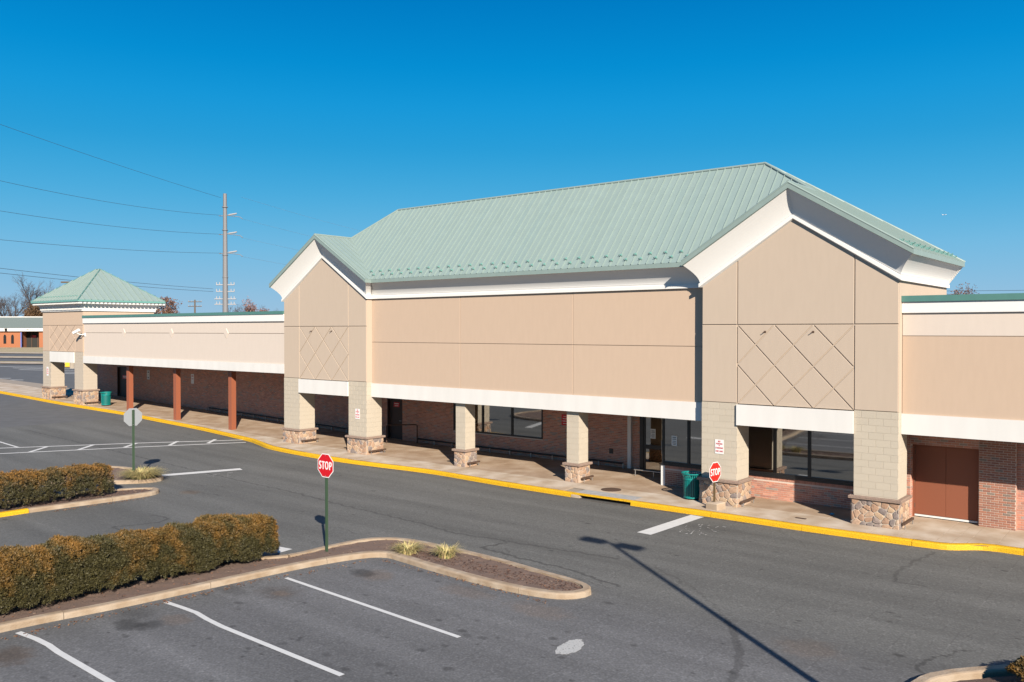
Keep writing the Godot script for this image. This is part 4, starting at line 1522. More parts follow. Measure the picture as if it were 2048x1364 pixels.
func make_islands() -> void:
	rng.seed = 77
	var chipcol := [Color(0.13, 0.07, 0.05), Color(0.19, 0.115, 0.085), Color(0.09, 0.055, 0.042), Color(0.27, 0.19, 0.14), Color(0.22, 0.10, 0.05)]
	# near island
	var near := [[-13.95, 27.0], [-13.82, 19.1], [-13.45, 16.87], [-13.12, 14.05], [-12.9, 12.5], [-12.55, 11.3], [-12.15, 10.80], [-11.6, 10.78], [-10.4, 10.9], [-8.43, 11.0], [-7.2, 10.9], [-6.55, 10.62], [-6.33, 10.15], [-6.55, 9.8], [-7.1, 9.62], [-7.9, 9.54], [-9.5, 9.34], [-11.25, 9.3], [-12.5, 9.35], [-13.2, 9.59], [-13.68, 10.13], [-13.85, 11.2], [-13.95, 12.5], [-14.75, 13.6], [-15.35, 15.0], [-15.55, 18.0], [-15.7, 27.0]]
	var isl := node("planting_island")
	struct(isl, "kerbed planting island with mulch beside the parking stalls")
	kerb_run(isl, near, 3.0, 0.17, 0.13, "kerb_concrete")
	var inner := Geometry2D.offset_polygon(to_poly(near), -0.13)
	var bedp := []
	for p in inner[0]:
		bedp.append([p.x, p.y])
	stuff(put("mulch", bed_mesh(bedp, 0.085, 3), mats.mulch_dirt, isl))
	chips(isl, bedp, 5200, 5, chipcol, 0.092)
	# darker mulch patches at the tip of the island
	chips(isl, [[-12.9, 9.9], [-6.6, 9.9], [-6.6, 10.5], [-12.2, 10.5]], 700, 6, [Color(0.07, 0.035, 0.025), Color(0.12, 0.06, 0.04)], 0.095)
	# far island with a hedge
	var far := [[-25.0, 27.0], [-24.75, 19.0], [-24.69, 15.12], [-24.66, 14.34], [-24.47, 12.6], [-24.35, 10.9], [-24.45, 10.25], [-24.9, 9.95], [-25.4, 10.2], [-25.9, 11.2], [-26.4, 13.0], [-26.8, 17.0], [-27.0, 27.0]]
	var i2 := node("planting_island")
	struct(i2, "second kerbed planting island with yellow painted kerb at its left")
	kerb_run(i2, [[-25.0, 27.0], [-24.75, 19.0], [-24.66, 14.35]], 3.0, 0.17, 0.13, "kerb_yellow")
	kerb_run(i2, far.slice(3), 2.4, 0.17, 0.13, "kerb_concrete")
	var in2 := []
	for p in Geometry2D.offset_polygon(to_poly(far), -0.13)[0]:
		in2.append([p.x, p.y])
	stuff(put("mulch", bed_mesh(in2, 0.085, 8), mats.mulch, i2))
	chips(i2, in2, 2200, 15, chipcol, 0.092)
	# small island under the far stop sign
	var sm := [[-30.2, 14.0], [-28.9, 12.2], [-27.75, 10.8], [-27.0, 9.95], [-26.62, 9.25], [-26.8, 8.72], [-27.6, 8.45], [-29.0, 8.42], [-30.3, 8.75], [-31.3, 9.6], [-31.6, 11.0], [-31.5, 14.0]]
	var i3 := node("planting_island")
	struct(i3, "small kerbed island of grey dirt under the far stop sign")
	kerb_run(i3, sm, 2.4, 0.17, 0.13, "kerb_concrete")
	var in3 := []
	for p in Geometry2D.offset_polygon(to_poly(sm), -0.13)[0]:
		in3.append([p.x, p.y])
	stuff(put("dirt", bed_mesh(in3, 0.085, 9), mats.mulch_dirt, i3))
	chips(i3, in3, 600, 25, [Color(0.3, 0.24, 0.19), Color(0.2, 0.15, 0.12)], 0.09)
	# corner island at the lower right
	var co := [[0.45, 13.5], [0.6, 10.9], [0.85, 10.2], [1.08, 9.87], [1.4, 9.5], [1.75, 9.12], [2.5, 8.6], [4.0, 8.25], [6.0, 8.2]]
	var i4 := node("planting_island")
	struct(i4, "kerbed planting island at the lower right corner")
	kerb_run(i4, co, 2.4, 0.17, 0.13, "kerb_concrete")
	var cp := [[0.6, 13.5], [0.75, 10.95], [1.0, 10.27], [1.22, 9.97], [1.52, 9.6], [1.87, 9.24], [2.6, 8.76], [4.0, 8.4], [6.0, 8.35], [6, 13.5]]
	stuff(put("mulch", bed_mesh(cp, 0.085, 12), mats.mulch, i4))
	# hedges
	var h1 := node("hedge")
	tag(h1, "long clipped evergreen hedge on the near island, bronzed orange along its top", "hedge")
	hedge(h1, [[-14.45, 12.55, 0.36, 0.85], [-14.5, 12.85, 0.55, 1.02], [-14.55, 14.0, 0.60, 1.08], [-14.72, 16.0, 0.58, 1.05], [-14.82, 17.5, 0.60, 1.14], [-14.95, 19.0, 0.62, 1.10], [-15.05, 22.0, 0.62, 1.1], [-15.1, 24.0, 0.62, 1.1]], 6200, 4, -0.10, 0.17, 0.34)
	var h2 := node("hedge")
	tag(h2, "sparse bronzed hedge on the second island, pavement showing through its gaps", "hedge")
	hedge(h2, [[-25.55, 11.35, 0.4, 0.85], [-25.6, 11.7, 0.65, 1.0], [-25.65, 13.0, 0.72, 1.02], [-25.7, 15.0, 0.72, 1.0], [-25.8, 17.5, 0.72, 1.0], [-25.9, 21.0, 0.72, 1.0]], 2000, 12, 0.22, 0.24)
	var h3 := node("shrub")
	tag(h3, "low reddish brown shrub cut off by the lower right corner of the view", "shrub")
	hedge(h3, [[1.75, 10.05, 0.22, 0.28], [2.1, 9.75, 0.42, 0.45], [2.9, 9.4, 0.55, 0.55], [4.2, 9.4, 0.6, 0.6]], 2600, 31, 0.25, 0.1)
	tuft(Vector3(-11.75, 0.08, 10.35), 0.42, 0.30, 330, 3, "left of the two yellow green grass tufts on the near island")
	tuft(Vector3(-10.75, 0.08, 9.98), 0.40, 0.33, 260, 5, "right of the two yellow green grass tufts on the near island, with one tall stalk")
	tuft(Vector3(-27.15, gh(-27.15) + 0.08, 9.35), 0.72, 0.45, 1900, 8, "broad mound of striped grass at the foot of the far stop sign")
	# leaf litter along the kerb in the stalls
	var lit := node("leaf_litter")
	stuff(lit)
	tag(lit, "brown leaf litter gathered along the kerb of the parking stalls", "leaf litter")
	for seg in [[-13.5, 20.5, -13.3, 16.9], [-13.25, 16.9, -12.95, 14.0], [-12.9, 14.0, -12.3, 11.3], [-12.1, 10.95, -6.8, 11.05], [-24.35, 14.0, -24.2, 10.6]]:
		chips(lit, [[seg[0], seg[1]], [seg[2], seg[3]], [seg[2] + 0.22, seg[3] + (0.16 if seg[1] < 11.2 and seg[0] > -14 else 0.0)], [seg[0] + 0.22, seg[1] + (0.16 if seg[1] < 11.2 and seg[0] > -14 else 0.0)]], 230, int(-seg[0] * 10), [Color(0.20, 0.085, 0.04), Color(0.11, 0.055, 0.03), Color(0.26, 0.15, 0.08)], 0.006)

func to_poly(a: Array) -> PackedVector2Array:
	var r := PackedVector2Array()
	for p in a:
		r.append(Vector2(p[0], p[1]))
	return r

# ---------------------------------------------------------------- signs, bins, paint
func sys_font(bold: bool) -> SystemFont:
	var f := SystemFont.new()
	f.font_names = PackedStringArray(["Droid Sans"])
	f.font_weight = 700 if bold else 400
	return f

func text(parent: Node, s: String, h: float, squeeze: float, at: Transform3D, material: String, called := "lettering") -> MeshInstance3D:
	var t := TextMesh.new()
	t.text = s; t.font = sys_font(true); t.font_size = 64; t.pixel_size = h / 46.0; t.depth = 0.004
	t.curve_step = 1.0
	var o := MeshInstance3D.new()
	o.name = numbered(parent, called)
	o.mesh = t; o.material_override = mats[material]
	parent.add_child(o, true)
	o.transform = at * Transform3D(Basis.from_scale(Vector3(squeeze, 1, 1)), Vector3.ZERO)
	return o

func octagon(r: float) -> PackedVector2Array:
	var p := PackedVector2Array()
	for i in 8:
		var a := PI / 8 + i * PI / 4
		p.append(Vector2(cos(a), sin(a)) * r / cos(PI / 8))
	return p

func stop_sign(at: Vector3, turn: float, size: float, centre: float, post_mat: String, red: String, label: String, base := false) -> void:
	var o := node("stop_sign", self, at)
	tag(o, label, "stop sign", "stop signs around the drive lane")
	o.rotation.y = turn
	var top := centre + size * 0.5 - 0.06
	var po := M.new()   # flanged steel post
	var y0 := 0.2 if base else -0.1
	po.box(Vector3(-0.028, y0, -0.012), Vector3(0.028, top, -0.004))
	po.box(Vector3(-0.045, y0, -0.040), Vector3(-0.022, top, -0.030))
	po.box(Vector3(0.022, y0, -0.040), Vector3(0.045, top, -0.030))
	po.box(Vector3(-0.028, y0, -0.034), Vector3(-0.022, top, -0.012))
	po.box(Vector3(0.022, y0, -0.034), Vector3(0.028, top, -0.012))
	put("post", po, mats[post_mat], o)
	var pl := M.new()
	pl.prism(octagon(size * 0.5), Vector3(0, centre, 0), Vector3.RIGHT, Vector3.UP, 0.0, 0.003, 0.0, true)
	put("plate", pl, mats.sign_back, o)
	var wh := M.new()
	wh.prism(octagon(size * 0.498), Vector3(0, centre, 0), Vector3.RIGHT, Vector3.UP, 0.003, 0.005, 0.0)
	put("border", wh, mats.sign_white, o)
	var rd := M.new()
	rd.prism(octagon(size * 0.462), Vector3(0, centre, 0), Vector3.RIGHT, Vector3.UP, 0.005, 0.0075, 0.0)
	put("face", rd, mats[red], o)
	text(o, "STOP", size * 0.335, 0.74, Transform3D(Basis(), Vector3(0, centre, 0.0095)), "sign_white")
	for dy in [0.42, -0.42]:
		var bo := M.new()
		bo.prism(octagon(0.011), Vector3(0, centre + dy * size, 0), Vector3.RIGHT, Vector3.UP, -0.045, 0.014, 0.0, true)
		put("bolt", bo, mats.bolt, o)
	if base:
		var bs := M.new()
		bs.prism(PackedVector2Array([Vector2(-0.24, -0.2), Vector2(0.23, -0.21), Vector2(0.25, 0.19), Vector2(-0.22, 0.21)]), Vector3(0, 0, 0.02), Vector3.RIGHT, Vector3.FORWARD, 0.0, 0.21, 0.025, true, 0.008)
		put("base", bs, mats.walk0, o)

func trash_can(at: Vector3, label: String) -> void:
	var o := node("trash_can", self, at)
	tag(o, label, "trash can", "green slatted trash cans on the walkway")
	var n := 30
	for i in n:
		var a := TAU * i / n
		var m := M.new()
		var pr := [[0.275, 0.06], [0.285, 0.35], [0.285, 0.70], [0.30, 0.78], [0.345, 0.86]]
		var d := Vector3(cos(a), 0, sin(a)); var t := Vector3(-d.z, 0, d.x) * 0.0165
		for k in pr.size() - 1:
			var p: Vector3 = d * pr[k][0] + Vector3(0, pr[k][1], 0); var q: Vector3 = d * pr[k + 1][0] + Vector3(0, pr[k + 1][1], 0)
			m.quad(p + t, p - t, q - t, q + t)
			m.quad(p - t - d * 0.008, p + t - d * 0.008, q + t - d * 0.008, q - t - d * 0.008)
			m.quad(p - t, p - t - d * 0.008, q - t - d * 0.008, q - t)
			m.quad(p + t - d * 0.008, p + t, q + t, q + t - d * 0.008)
		put("slat", m, mats.trash_green, o)
	for rr in [[0.28, 0.05, 0.10, 0.016], [0.292, 0.66, 0.72, 0.012], [0.35, 0.845, 0.88, 0.02]]:
		var m := M.new()
		for i in 40:
			var a := TAU * i / 40; var b := TAU * (i + 1) / 40
			var d0 := Vector3(cos(a), 0, sin(a)); var d1 := Vector3(cos(b), 0, sin(b))
			var r1: float = rr[0] + rr[3] * 0.5; var r0: float = rr[0] - rr[3]
			var u0 := Vector3(0, rr[1], 0); var u1 := Vector3(0, rr[2], 0)
			m.quad(d1 * r1 + u0, d0 * r1 + u0, d0 * r1 + u1, d1 * r1 + u1)
			m.quad(d0 * r0 + u0, d1 * r0 + u0, d1 * r0 + u1, d0 * r0 + u1)
			m.quad(d1 * r1 + u1, d0 * r1 + u1, d0 * r0 + u1, d1 * r0 + u1)
		put("ring", m, mats.trash_green, o)
	var l := M.new()
	l.tube(PackedVector3Array([Vector3(0, 0.04, 0), Vector3(0, 0.70, 0)]), 0.245, 0.26, 24)
	put("liner", l, mats.trash_liner, o)
	var ft := M.new()
	ft.tube(PackedVector3Array([Vector3(0, 0.0, 0), Vector3(0, 0.06, 0)]), 0.2, 0.2, 20)
	put("foot", ft, mats.trash_liner, o)

func plate(called: String, at: Vector3, w: float, h: float, material: String, lines: Array, textmat: String, label: String, cat: String, group := "", turn := 0.0) -> Node3D:
	var o := node(called, self, at)
	tag(o, label, cat, group)
	o.rotation.y = turn
	var m := M.new()
	m.prism(rect(-w / 2, -h / 2, w / 2, h / 2), Vector3.ZERO, Vector3.RIGHT, Vector3.UP, 0.0, 0.006, 0.0015, true)
	put("plate", m, mats[material], o)
	for l in lines:
		if l[0] is float:   # a line of print too small to read: a bar of ink of that length
			var bar := M.new()
			bar.box(Vector3(-l[0] * 0.5, l[2] - l[1] * 0.25, 0.006), Vector3(l[0] * 0.5, l[2] + l[1] * 0.25, 0.0075))
			put("print_line", bar, mats[textmat], o)
			continue
		text(o, l[0], l[1], l[3] if l.size() > 3 else 0.75, Transform3D(Basis(), Vector3(0, l[2], 0.0085)), textmat)
	return o

func make_street_things() -> void:
	# painted lines
	painted("parking_line", [[-12.57, 13.48], [-6.81, 13.78]], 0.105, "paint_white", "straight white stall line nearest the planted island tip")
	painted("parking_line", [[-13.07, 16.18], [-12.5, 16.15], [-11.95, 16.14], [-11.4, 16.22], [-10.8, 16.27], [-7.13, 16.33]], 0.115, "paint_white", "white stall line with a bend near the kerb, in the middle")
	painted("parking_line", [[-13.55, 18.91], [-12.9, 18.84], [-12.4, 18.83], [-11.9, 18.87], [-8.0, 18.95]], 0.12, "paint_white", "bent white stall line at the lower left corner")
	painted("stop_line", [[-8.3, 4.42], [-8.18, 1.36]], 0.46, "paint_white", "broad white stop line in front of the right stop sign")
	painted("stop_line", [[-27.72, 8.3], [-26.73, 5.35]], 0.42, "paint_white", "broad white stop line beside the far stop sign")
	painted("stop_line", [[-14.6, 12.0], [-17.6, 12.4]], 0.45, "paint_white", "white stop line end showing beside the near hedge")
	painted("crosswalk_line", [[-40.5, 13.2], [-38.88, 9.94], [-36.29, 4.91], [-33.7, 0.45]], 0.15, "paint_white", "far edge line of the hatched crossing")
	painted("crosswalk_line", [[-38.9, 13.7], [-37.31, 10.52], [-35.14, 5.5], [-33.0, 0.95]], 0.15, "paint_white", "near edge line of the hatched crossing")
	for h in [[-36.95, 9.54, -37.99, 8.33], [-36.2, 7.71, -37.17, 6.56], [-35.51, 5.89, -36.29, 4.91], [-34.68, 4.1, -35.58, 3.18], [-34.03, 2.46, -34.94, 1.48]]:
		painted("crosswalk_bar", [[h[0] + 0.08, h[1]], [h[2] + 0.08, h[3]]], 0.17, "paint_white", "slanted white bar inside the hatched crossing", 0.012)
	painted("parking_line", [[-44.5, 9.2], [-38.6, 9.31]], 0.11, "paint_white", "white stall line meeting the hatched crossing at the left")
	var pm := M.new()   # worn white patch
	var pp := PackedVector2Array()
	for i in 56:
		var a := TAU * i / 56
		var rr := 1.0 + 0.05 * sin(a * 3 + 1) + 0.04 * sin(a * 7) + 0.04 * sin(a * 13 + 2)
		var q := Vector2(cos(a) * 0.20 * rr, sin(a) * 0.42 * rr).rotated(-0.15)
		pp.append(Vector2(-4.9, 12.87) + q)
	poly_sheet(pp, 0.008, pm, 1.0)
	struct(put("paint_patch", pm, mats.paint_old), "ragged pale patch painted on the asphalt near the island tip")
	rng.seed = 5
	for c in [[-7.35, 2.9, 0.8, 1.3, 26], [-26.2, 6.6, 0.8, 0.9, 16], [-27.6, 10.5, 0.7, 0.5, 12]]:   # worn remnants of lettering
		var wm := M.new()
		for i in c[4]:
			var p := Vector2(c[0] + rng.randf_range(-1, 1) * c[2] * 0.6, c[1] + rng.randf_range(-1, 1) * c[3] * 0.6)
			var d := Vector2(rng.randf_range(-0.05, 0.05), rng.randf_range(0.05, 0.24)) if rng.randf() < 0.6 else Vector2(rng.randf_range(0.03, 0.12), 0.03)
			var w := Vector2(-d.y, d.x).normalized() * rng.randf_range(0.008, 0.022)
			poly_sheet(PackedVector2Array([p - w, p + w * 0.6, p + d + w * 0.4, p + d - w]), 0.008 + 0.0002 * i, wm, 1.0)
		struct(stuff(put("worn_paint", wm, mats.paint_old)), "worn flecks of old white pavement lettering")
	# stop signs
	stop_sign(Vector3(-13.48, 0.09, 11.59), 0.02, 0.615, 2.22, "post_green", "sign_red", "near stop sign on a tall green post in the mulch island")
	stop_sign(Vector3(-7.93, 0.15, 0.64), PI / 2 - 0.14, 0.63, 1.16, "post_bronze", "sign_red_bright", "short stop sign set in a concrete block before the right tower pillar", true)
	stop_sign(Vector3(-27.55, gh(-27.55) + 0.09, 9.49), -PI / 2 - 0.14, 0.67, 2.32, "post_green", "sign_red", "far stop sign seen from its grey back, above the grass mound")
	trash_can(Vector3(-9.22, 0.155, -0.32), "teal slatted trash can beside the right tower's stone pillar")
	trash_can(Vector3(-51.55, walk_h(-51.5, -1.2), -0.95), "teal trash can beside the far pavilion's stone pillar")
	# no-parking plates
	var np := [["NO", 0.055, 0.17], ["PARKING", 0.05, 0.095], ["OR", 0.03, 0.035], ["STANDING", 0.05, -0.04], ["FIRE LANE", 0.05, -0.145]]
	plate("fire_lane_sign", Vector3(-8.09, 2.03, 0.008), 0.30, 0.46, "sign_white", np, "sign_text_red", "white no parking fire lane sign on the right tower's left pillar", "sign", "fire lane signs on the pillars")
	plate("fire_lane_sign", Vector3(-25.70, 2.0, 0.008), 0.30, 0.46, "sign_white", np, "sign_text_red", "white no parking fire lane sign on the left tower's right pillar", "sign", "fire lane signs on the pillars")
	plate("fire_lane_sign", Vector3(-57.95, 2.95, 0.008), 0.30, 0.62, "sign_white", np, "sign_text_red", "white no parking fire lane sign on the far pavilion's left pillar", "sign", "fire lane signs on the pillars")
	plate("wall_sign", Vector3(-52.2, 2.72, -4.18), 0.34, 0.62, "paper", [[0.16, 0.22, 0.18], [0.18, 0.06, 0.0], [0.16, 0.22, -0.18]], "sign_text_grey", "narrow pale grey sign on the left wing's brick wall", "sign")
	plate("wall_sign", Vector3(-46.6, 2.65, -4.18), 0.34, 0.62, "sign_white", [[0.2, 0.12, 0.18], [0.22, 0.08, 0.0]], "sign_text_red", "white sign on the brick wall behind the second brown post", "sign")
	plate("door_sign", Vector3(-55.7, 2.45, -4.30), 0.7, 0.26, "sign_red", [[0.5, 0.12, 0.03], [0.4, 0.06, -0.06]], "sign_white", "red and white notice on the dark door of the left wing", "notice")
	plate("door_sign", Vector3(-27.72, 2.02, -4.30), 0.42, 0.24, "sign_red", [[0.3, 0.07, 0.045], [0.26, 0.06, -0.055]], "sign_white", "red and white notice on the brown door by the handrail", "notice")
	plate("red_sign", Vector3(-17.18, 1.95, -4.18), 0.36, 0.46, "sign_red", [[0.14, 0.04, 0.15], [0.24, 0.05, 0.05], [0.26, 0.05, -0.05], [0.2, 0.04, -0.15]], "sign_white", "red sign on the back wall behind a slim pillar", "sign")
	var pl := [[0.15, 0.06, 0.11], [0.16, 0.05, 0.05], [0.13, 0.05, -0.02], [0.15, 0.05, -0.08], [0.12, 0.05, -0.13]]
	plate("door_notice", Vector3(-12.72, 1.73, -3.862), 0.22, 0.38, "paper", pl, "sign_text_grey", "pale paper notice on the entrance door glass", "notice")
	plate("window_notice", Vector3(-10.72, 1.82, -1.872), 0.22, 0.36, "paper", pl, "sign_text_grey", "pale paper notice inside the vestibule window", "notice")
	# storm drain in the kerb, with its manhole cover
	var dr := node("storm_drain", self, Vector3(-11.79, 0, 1.0))
	tag(dr, "kerb inlet drain with a dark slot under a thin yellow edge", "storm drain")
	var x0 := -1.16; var x1 := 1.16
	var tp := M.new()
	tp.prism(PackedVector2Array([Vector2(x0, -0.34), Vector2(x1, -0.28), Vector2(x1, -0.12), Vector2(x0, -0.18)]), Vector3.ZERO, Vector3.RIGHT, Vector3.FORWARD, 0.105, 0.152, 0.008, true)
	put("edge", tp, mats.kerb_yellow, dr)
	var tl := M.new()
	tl.prism(PackedVector2Array([Vector2(x0, -0.175), Vector2(x1, -0.115), Vector2(x1, 0.52), Vector2(x0, 0.50)]), Vector3.ZERO, Vector3.RIGHT, Vector3.FORWARD, 0.10, 0.151, 0.004, true)
	put("top_slab", tl, mats.walk_patch, dr)
	var hole := M.new()
	hole.quad(Vector3(x0, 0.005, 0.30), Vector3(x1, 0.005, 0.24), Vector3(x1, 0.005, -0.5), Vector3(x0, 0.005, -0.5))
	hole.quad(Vector3(x0, 0, -0.35), Vector3(x1, 0, -0.35), Vector3(x1, 0.1, -0.35), Vector3(x0, 0.1, -0.35))
	put("pit", hole, mats.dark, dr)
	var rk := M.new()
	rk.prism(PackedVector2Array([Vector2(x0 - 0.02, -0.37), Vector2(x0 + 0.30, -0.33), Vector2(x0 + 0.34, -0.2), Vector2(x0, -0.15)]), Vector3.ZERO, Vector3.RIGHT, Vector3.FORWARD, 0.0, 0.098, 0.02, true, 0.01)
	put("broken_corner", rk, mats.kerb_concrete, dr)
	var ra := M.new()
	ra.tube(PackedVector3Array([Vector3(x0 + 0.3, 0.09, 0.30), Vector3(x1, 0.09, 0.25)]), 0.012, 0.012, 6)
	put("bar", ra, mats.rust_metal, dr)
	var mh := node("manhole_cover", self, Vector3(-12.2, 0.157, 0.0))
	tag(mh, "rusty round manhole cover in the walkway by the drain", "manhole cover")
	var mc := M.new()
	mc.tube(PackedVector3Array([Vector3(0, -0.02, 0), Vector3(0, 0.006, 0)]), 0.36, 0.36, 28)
	put("frame_ring", mc, mats.rust_metal, mh)
	var m2 := M.new()
	m2.tube(PackedVector3Array([Vector3(0, -0.01, 0), Vector3(0, 0.012, 0)]), 0.31, 0.31, 28)
	for i in range(-4, 5):
		for j in range(-4, 5):
			if Vector2(i, j).length() < 4.2:
				m2.box(Vector3(i * 0.066 - 0.02, 0.01, j * 0.066 - 0.02), Vector3(i * 0.066 + 0.02, 0.017, j * 0.066 + 0.02), "d")
	put("cover", m2, mats.cast_iron, mh)
	var dg := M.new()
	dg.box(Vector3(-0.16, 0, -0.05), Vector3(0.16, 0.012, 0.05))
	for i in 5:
		dg.box(Vector3(-0.14 + i * 0.06, 0.012, -0.04), Vector3(-0.11 + i * 0.06, 0.016, 0.04))
	tag(put("drain_grate", dg, mats.cast_iron, self, Vector3(-5.3, 0.158, 0.35)), "small dark drain grate in the walkway under the right tower", "drain grate")
	# lamp post outside the view, whose double head shades the lane
	lamp_post(Vector3(4.93, 0.0, 15.96), 9.0, "tall double headed lamp post standing in the lot, its shadow across the lane", 0.0, 0.9)
	# camera on the pavilion corner
	var sc := node("security_camera", self, Vector3(-52.55, 5.5, 0.02))
	tag(sc, "white box security camera on the corner of the far pavilion", "security camera")
	var hb := M.new()
	hb.prism(rect(-0.26, -0.08, 0.24, 0.08), Vector3.ZERO, Vector3.RIGHT, Vector3.UP, -0.08, 0.08, 0.02, true)
	var hn := put("housing", hb, mats.sign_white, sc)
	hn.position = Vector3(-0.05, 0.2, 0.42); hn.rotation = Vector3(0, 0.5, 0.45)
	var ln := M.new()
	ln.tube(PackedVector3Array([Vector3(-0.27, 0, 0), Vector3(-0.25, 0, 0)]), 0.06, 0.06, 12)
	var l2 := put("lens", ln, mats.black_frame, sc)
	l2.position = hn.position; l2.rotation = hn.rotation
	var ar := M.new()
	ar.tube(PackedVector3Array([Vector3(0.05, 0, -0.08), Vector3(0.05, 0.0, 0.25), Vector3(0.0, 0.12, 0.42)]), 0.035, 0.03, 8)
	ar.box(Vector3(-0.06, -0.12, -0.08), Vector3(0.16, 0.12, -0.05))
	put("bracket", ar, mats.sign_white, sc)

func lamp_post(at: Vector3, h: float, label: String, turn: float, arm: float) -> void:
	var o := node("lamp_post", self, at)
	tag(o, label, "lamp post")
	o.rotation.y = turn
	var ba := M.new()
	ba.tube(PackedVector3Array([Vector3.ZERO, Vector3(0, 0.7, 0)]), 0.3, 0.3, 16)
	put("base", ba, mats.concrete, o)
	var po := M.new()
	po.tube(PackedVector3Array([Vector3(0, 0.7, 0), Vector3(0, h, 0)]), 0.085, 0.065, 10)
	put("post", po, mats.post_bronze, o)
	for s in [-1.0, 1.0]:
		var hd := M.new()
		hd.prism(PackedVector2Array([Vector2(s * 0.22, -0.17), Vector2(s * (arm + 0.02), -0.19), Vector2(s * (arm + 0.02), 0.19), Vector2(s * 0.22, 0.17)]) if s > 0 else PackedVector2Array([Vector2(-arm - 0.02, -0.19), Vector2(-0.22, -0.17), Vector2(-0.22, 0.17), Vector2(-arm - 0.02, 0.19)]), Vector3(0, h, 0), Vector3.RIGHT, Vector3.FORWARD, -0.08, 0.07, 0.02, true)
		put("lamp_head", hd, mats.post_bronze, o)
		var am := M.new()
		am.tube(PackedVector3Array([Vector3(0, h - 0.05, 0), Vector3(s * 0.24, h, 0)]), 0.035, 0.035, 6)
		put("arm", am, mats.post_bronze, o)

func make_small_things() -> void:
	# cart rail along the foot of the back wall, in stretches
	for s in [[-44.5, -31.3, "left wing's brick wall"], [-26.0, -14.2, "main brick wall"]]:
		var o := node("cart_rail", self, Vector3(s[0], 0, -4.05))
		tag(o, "low dark pipe rail along the foot of the " + s[2], "guard rail", "cart rails")
		var path := PackedVector3Array()
		for x in xs_between(s[0], s[1], 1.2):
			path.append(Vector3(x - s[0], walk_h(x, -4.05) + 0.2, 0))
		var m := M.new()
		m.tube(path, 0.035, 0.035, 8)
		put("rail", m, mats.black_metal, o)
		for p in path:
			var b := M.new()
			b.box(p + Vector3(-0.02, -0.22, -0.03), p + Vector3(0.02, 0.0, 0.03))
			put("bracket", b, mats.bolt, o)
	# angle bars guarding the pillar feet
	var spots := [[-2.654, -0.05, -0.9, "right tower's right pillar"], [-7.494, -0.05, -0.9, "right tower's left pillar"], [-13.90, -0.5, -1.07, "right slim pillar"], [-19.56, -0.5, -1.07, "left slim pillar"], [-25.10, -0.05, -0.9, "left tower's right pillar"], [-29.94, -0.05, -0.9, "left tower's left pillar"], [-52.65, -0.05, -0.9, "far pavilion's right pillar"], [-57.477, -0.05, -0.9, "far pavilion's left pillar"]]
	for s in spots:
		var y := walk_h(s[0], -0.5)
		var o := node("pillar_guard", self, Vector3(s[0] + 0.13, y, s[1]))
		tag(o, "low dark steel bar along the foot of the " + s[3], "guard rail", "steel bars at the pillar feet")
		var l: float = s[1] - s[2]
		var m := M.new()
		m.box(Vector3(-0.02, 0.13, -l - 0.12), Vector3(0.05, 0.19, 0.04))
		put("bar", m, mats.rust_metal, o)
		for z in [-0.08, -l - 0.04]:
			var f := M.new()
			f.tube(PackedVector3Array([Vector3(0.03, 0.0, z), Vector3(0.03, 0.15, z)]), 0.014, 0.014, 6)
			put("foot", f, mats.bolt, o)
	# handrail by the brown door
	var hr := node("handrail", self, Vector3(-27.0, walk_h(-27, -3.2), -3.3))
	tag(hr, "dark bent pipe handrail by the brown door under the main wall", "handrail")
	var hm := M.new()
	hm.tube(PackedVector3Array([Vector3(0.0, 0.0, 0.35), Vector3(0.0, 0.86, 0.35), Vector3(0.05, 0.9, 0.30), Vector3(1.05, 0.9, -0.6), Vector3(1.1, 0.86, -0.65), Vector3(1.1, 0.0, -0.65)]), 0.03, 0.03, 8)
	put("rail", hm, mats.rust_metal, hr)
	# low rail by the entrance
	var lr := node("door_rail", self, Vector3(-12.7, 0.16, -2.9))
	tag(lr, "low pale rail beside the entrance door", "guard rail")
	var lm := M.new()
	lm.tube(PackedVector3Array([Vector3(-0.3, 0.26, 0), Vector3(1.45, 0.26, 0)]), 0.025, 0.025, 8)
	put("bar", lm, mats.bolt, lr)
	for x in [-0.25, 0.55, 1.4]:
		var f := M.new()
		f.tube(PackedVector3Array([Vector3(x, 0, 0), Vector3(x, 0.25, 0)]), 0.018, 0.018, 6)
		put("foot", f, mats.bolt, lr)
	# litter
	var bl := M.new()
	bl.prism(PackedVector2Array([Vector2(-0.06, -0.03), Vector2(0.05, -0.045), Vector2(0.07, 0.03), Vector2(-0.03, 0.05)]), Vector3.ZERO, Vector3.RIGHT, Vector3.FORWARD, 0.0, 0.035, 0.012, true, 0.01)
	tag(put("litter", bl, mats.paint_blue, self, Vector3(-4.75, 0.17, -0.75)), "crumpled blue scrap lying on the walkway under the right tower", "litter")

# ---------------------------------------------------------------- the distance
func strip(called: String, d0: float, d1: float, l0: float, l1: float, off: float, material: String, label: String) -> void:   # a band of ground across the view axis of the far street
	var fw := Vector2(-0.63, -0.777); var rt := Vector2(0.777, -0.63)
	var o := Vector2(4.07, 25.61)
	var P := PackedVector2Array()
	for q in [[d0, l0], [d0, l1], [d1, l1], [d1, l0]]:
		P.append(o + fw * q[0] + rt * q[1])
	var m := M.new()
	poly_sheet(P, off, m, 6.0)
	struct(put(called, m, mats[material]), label)

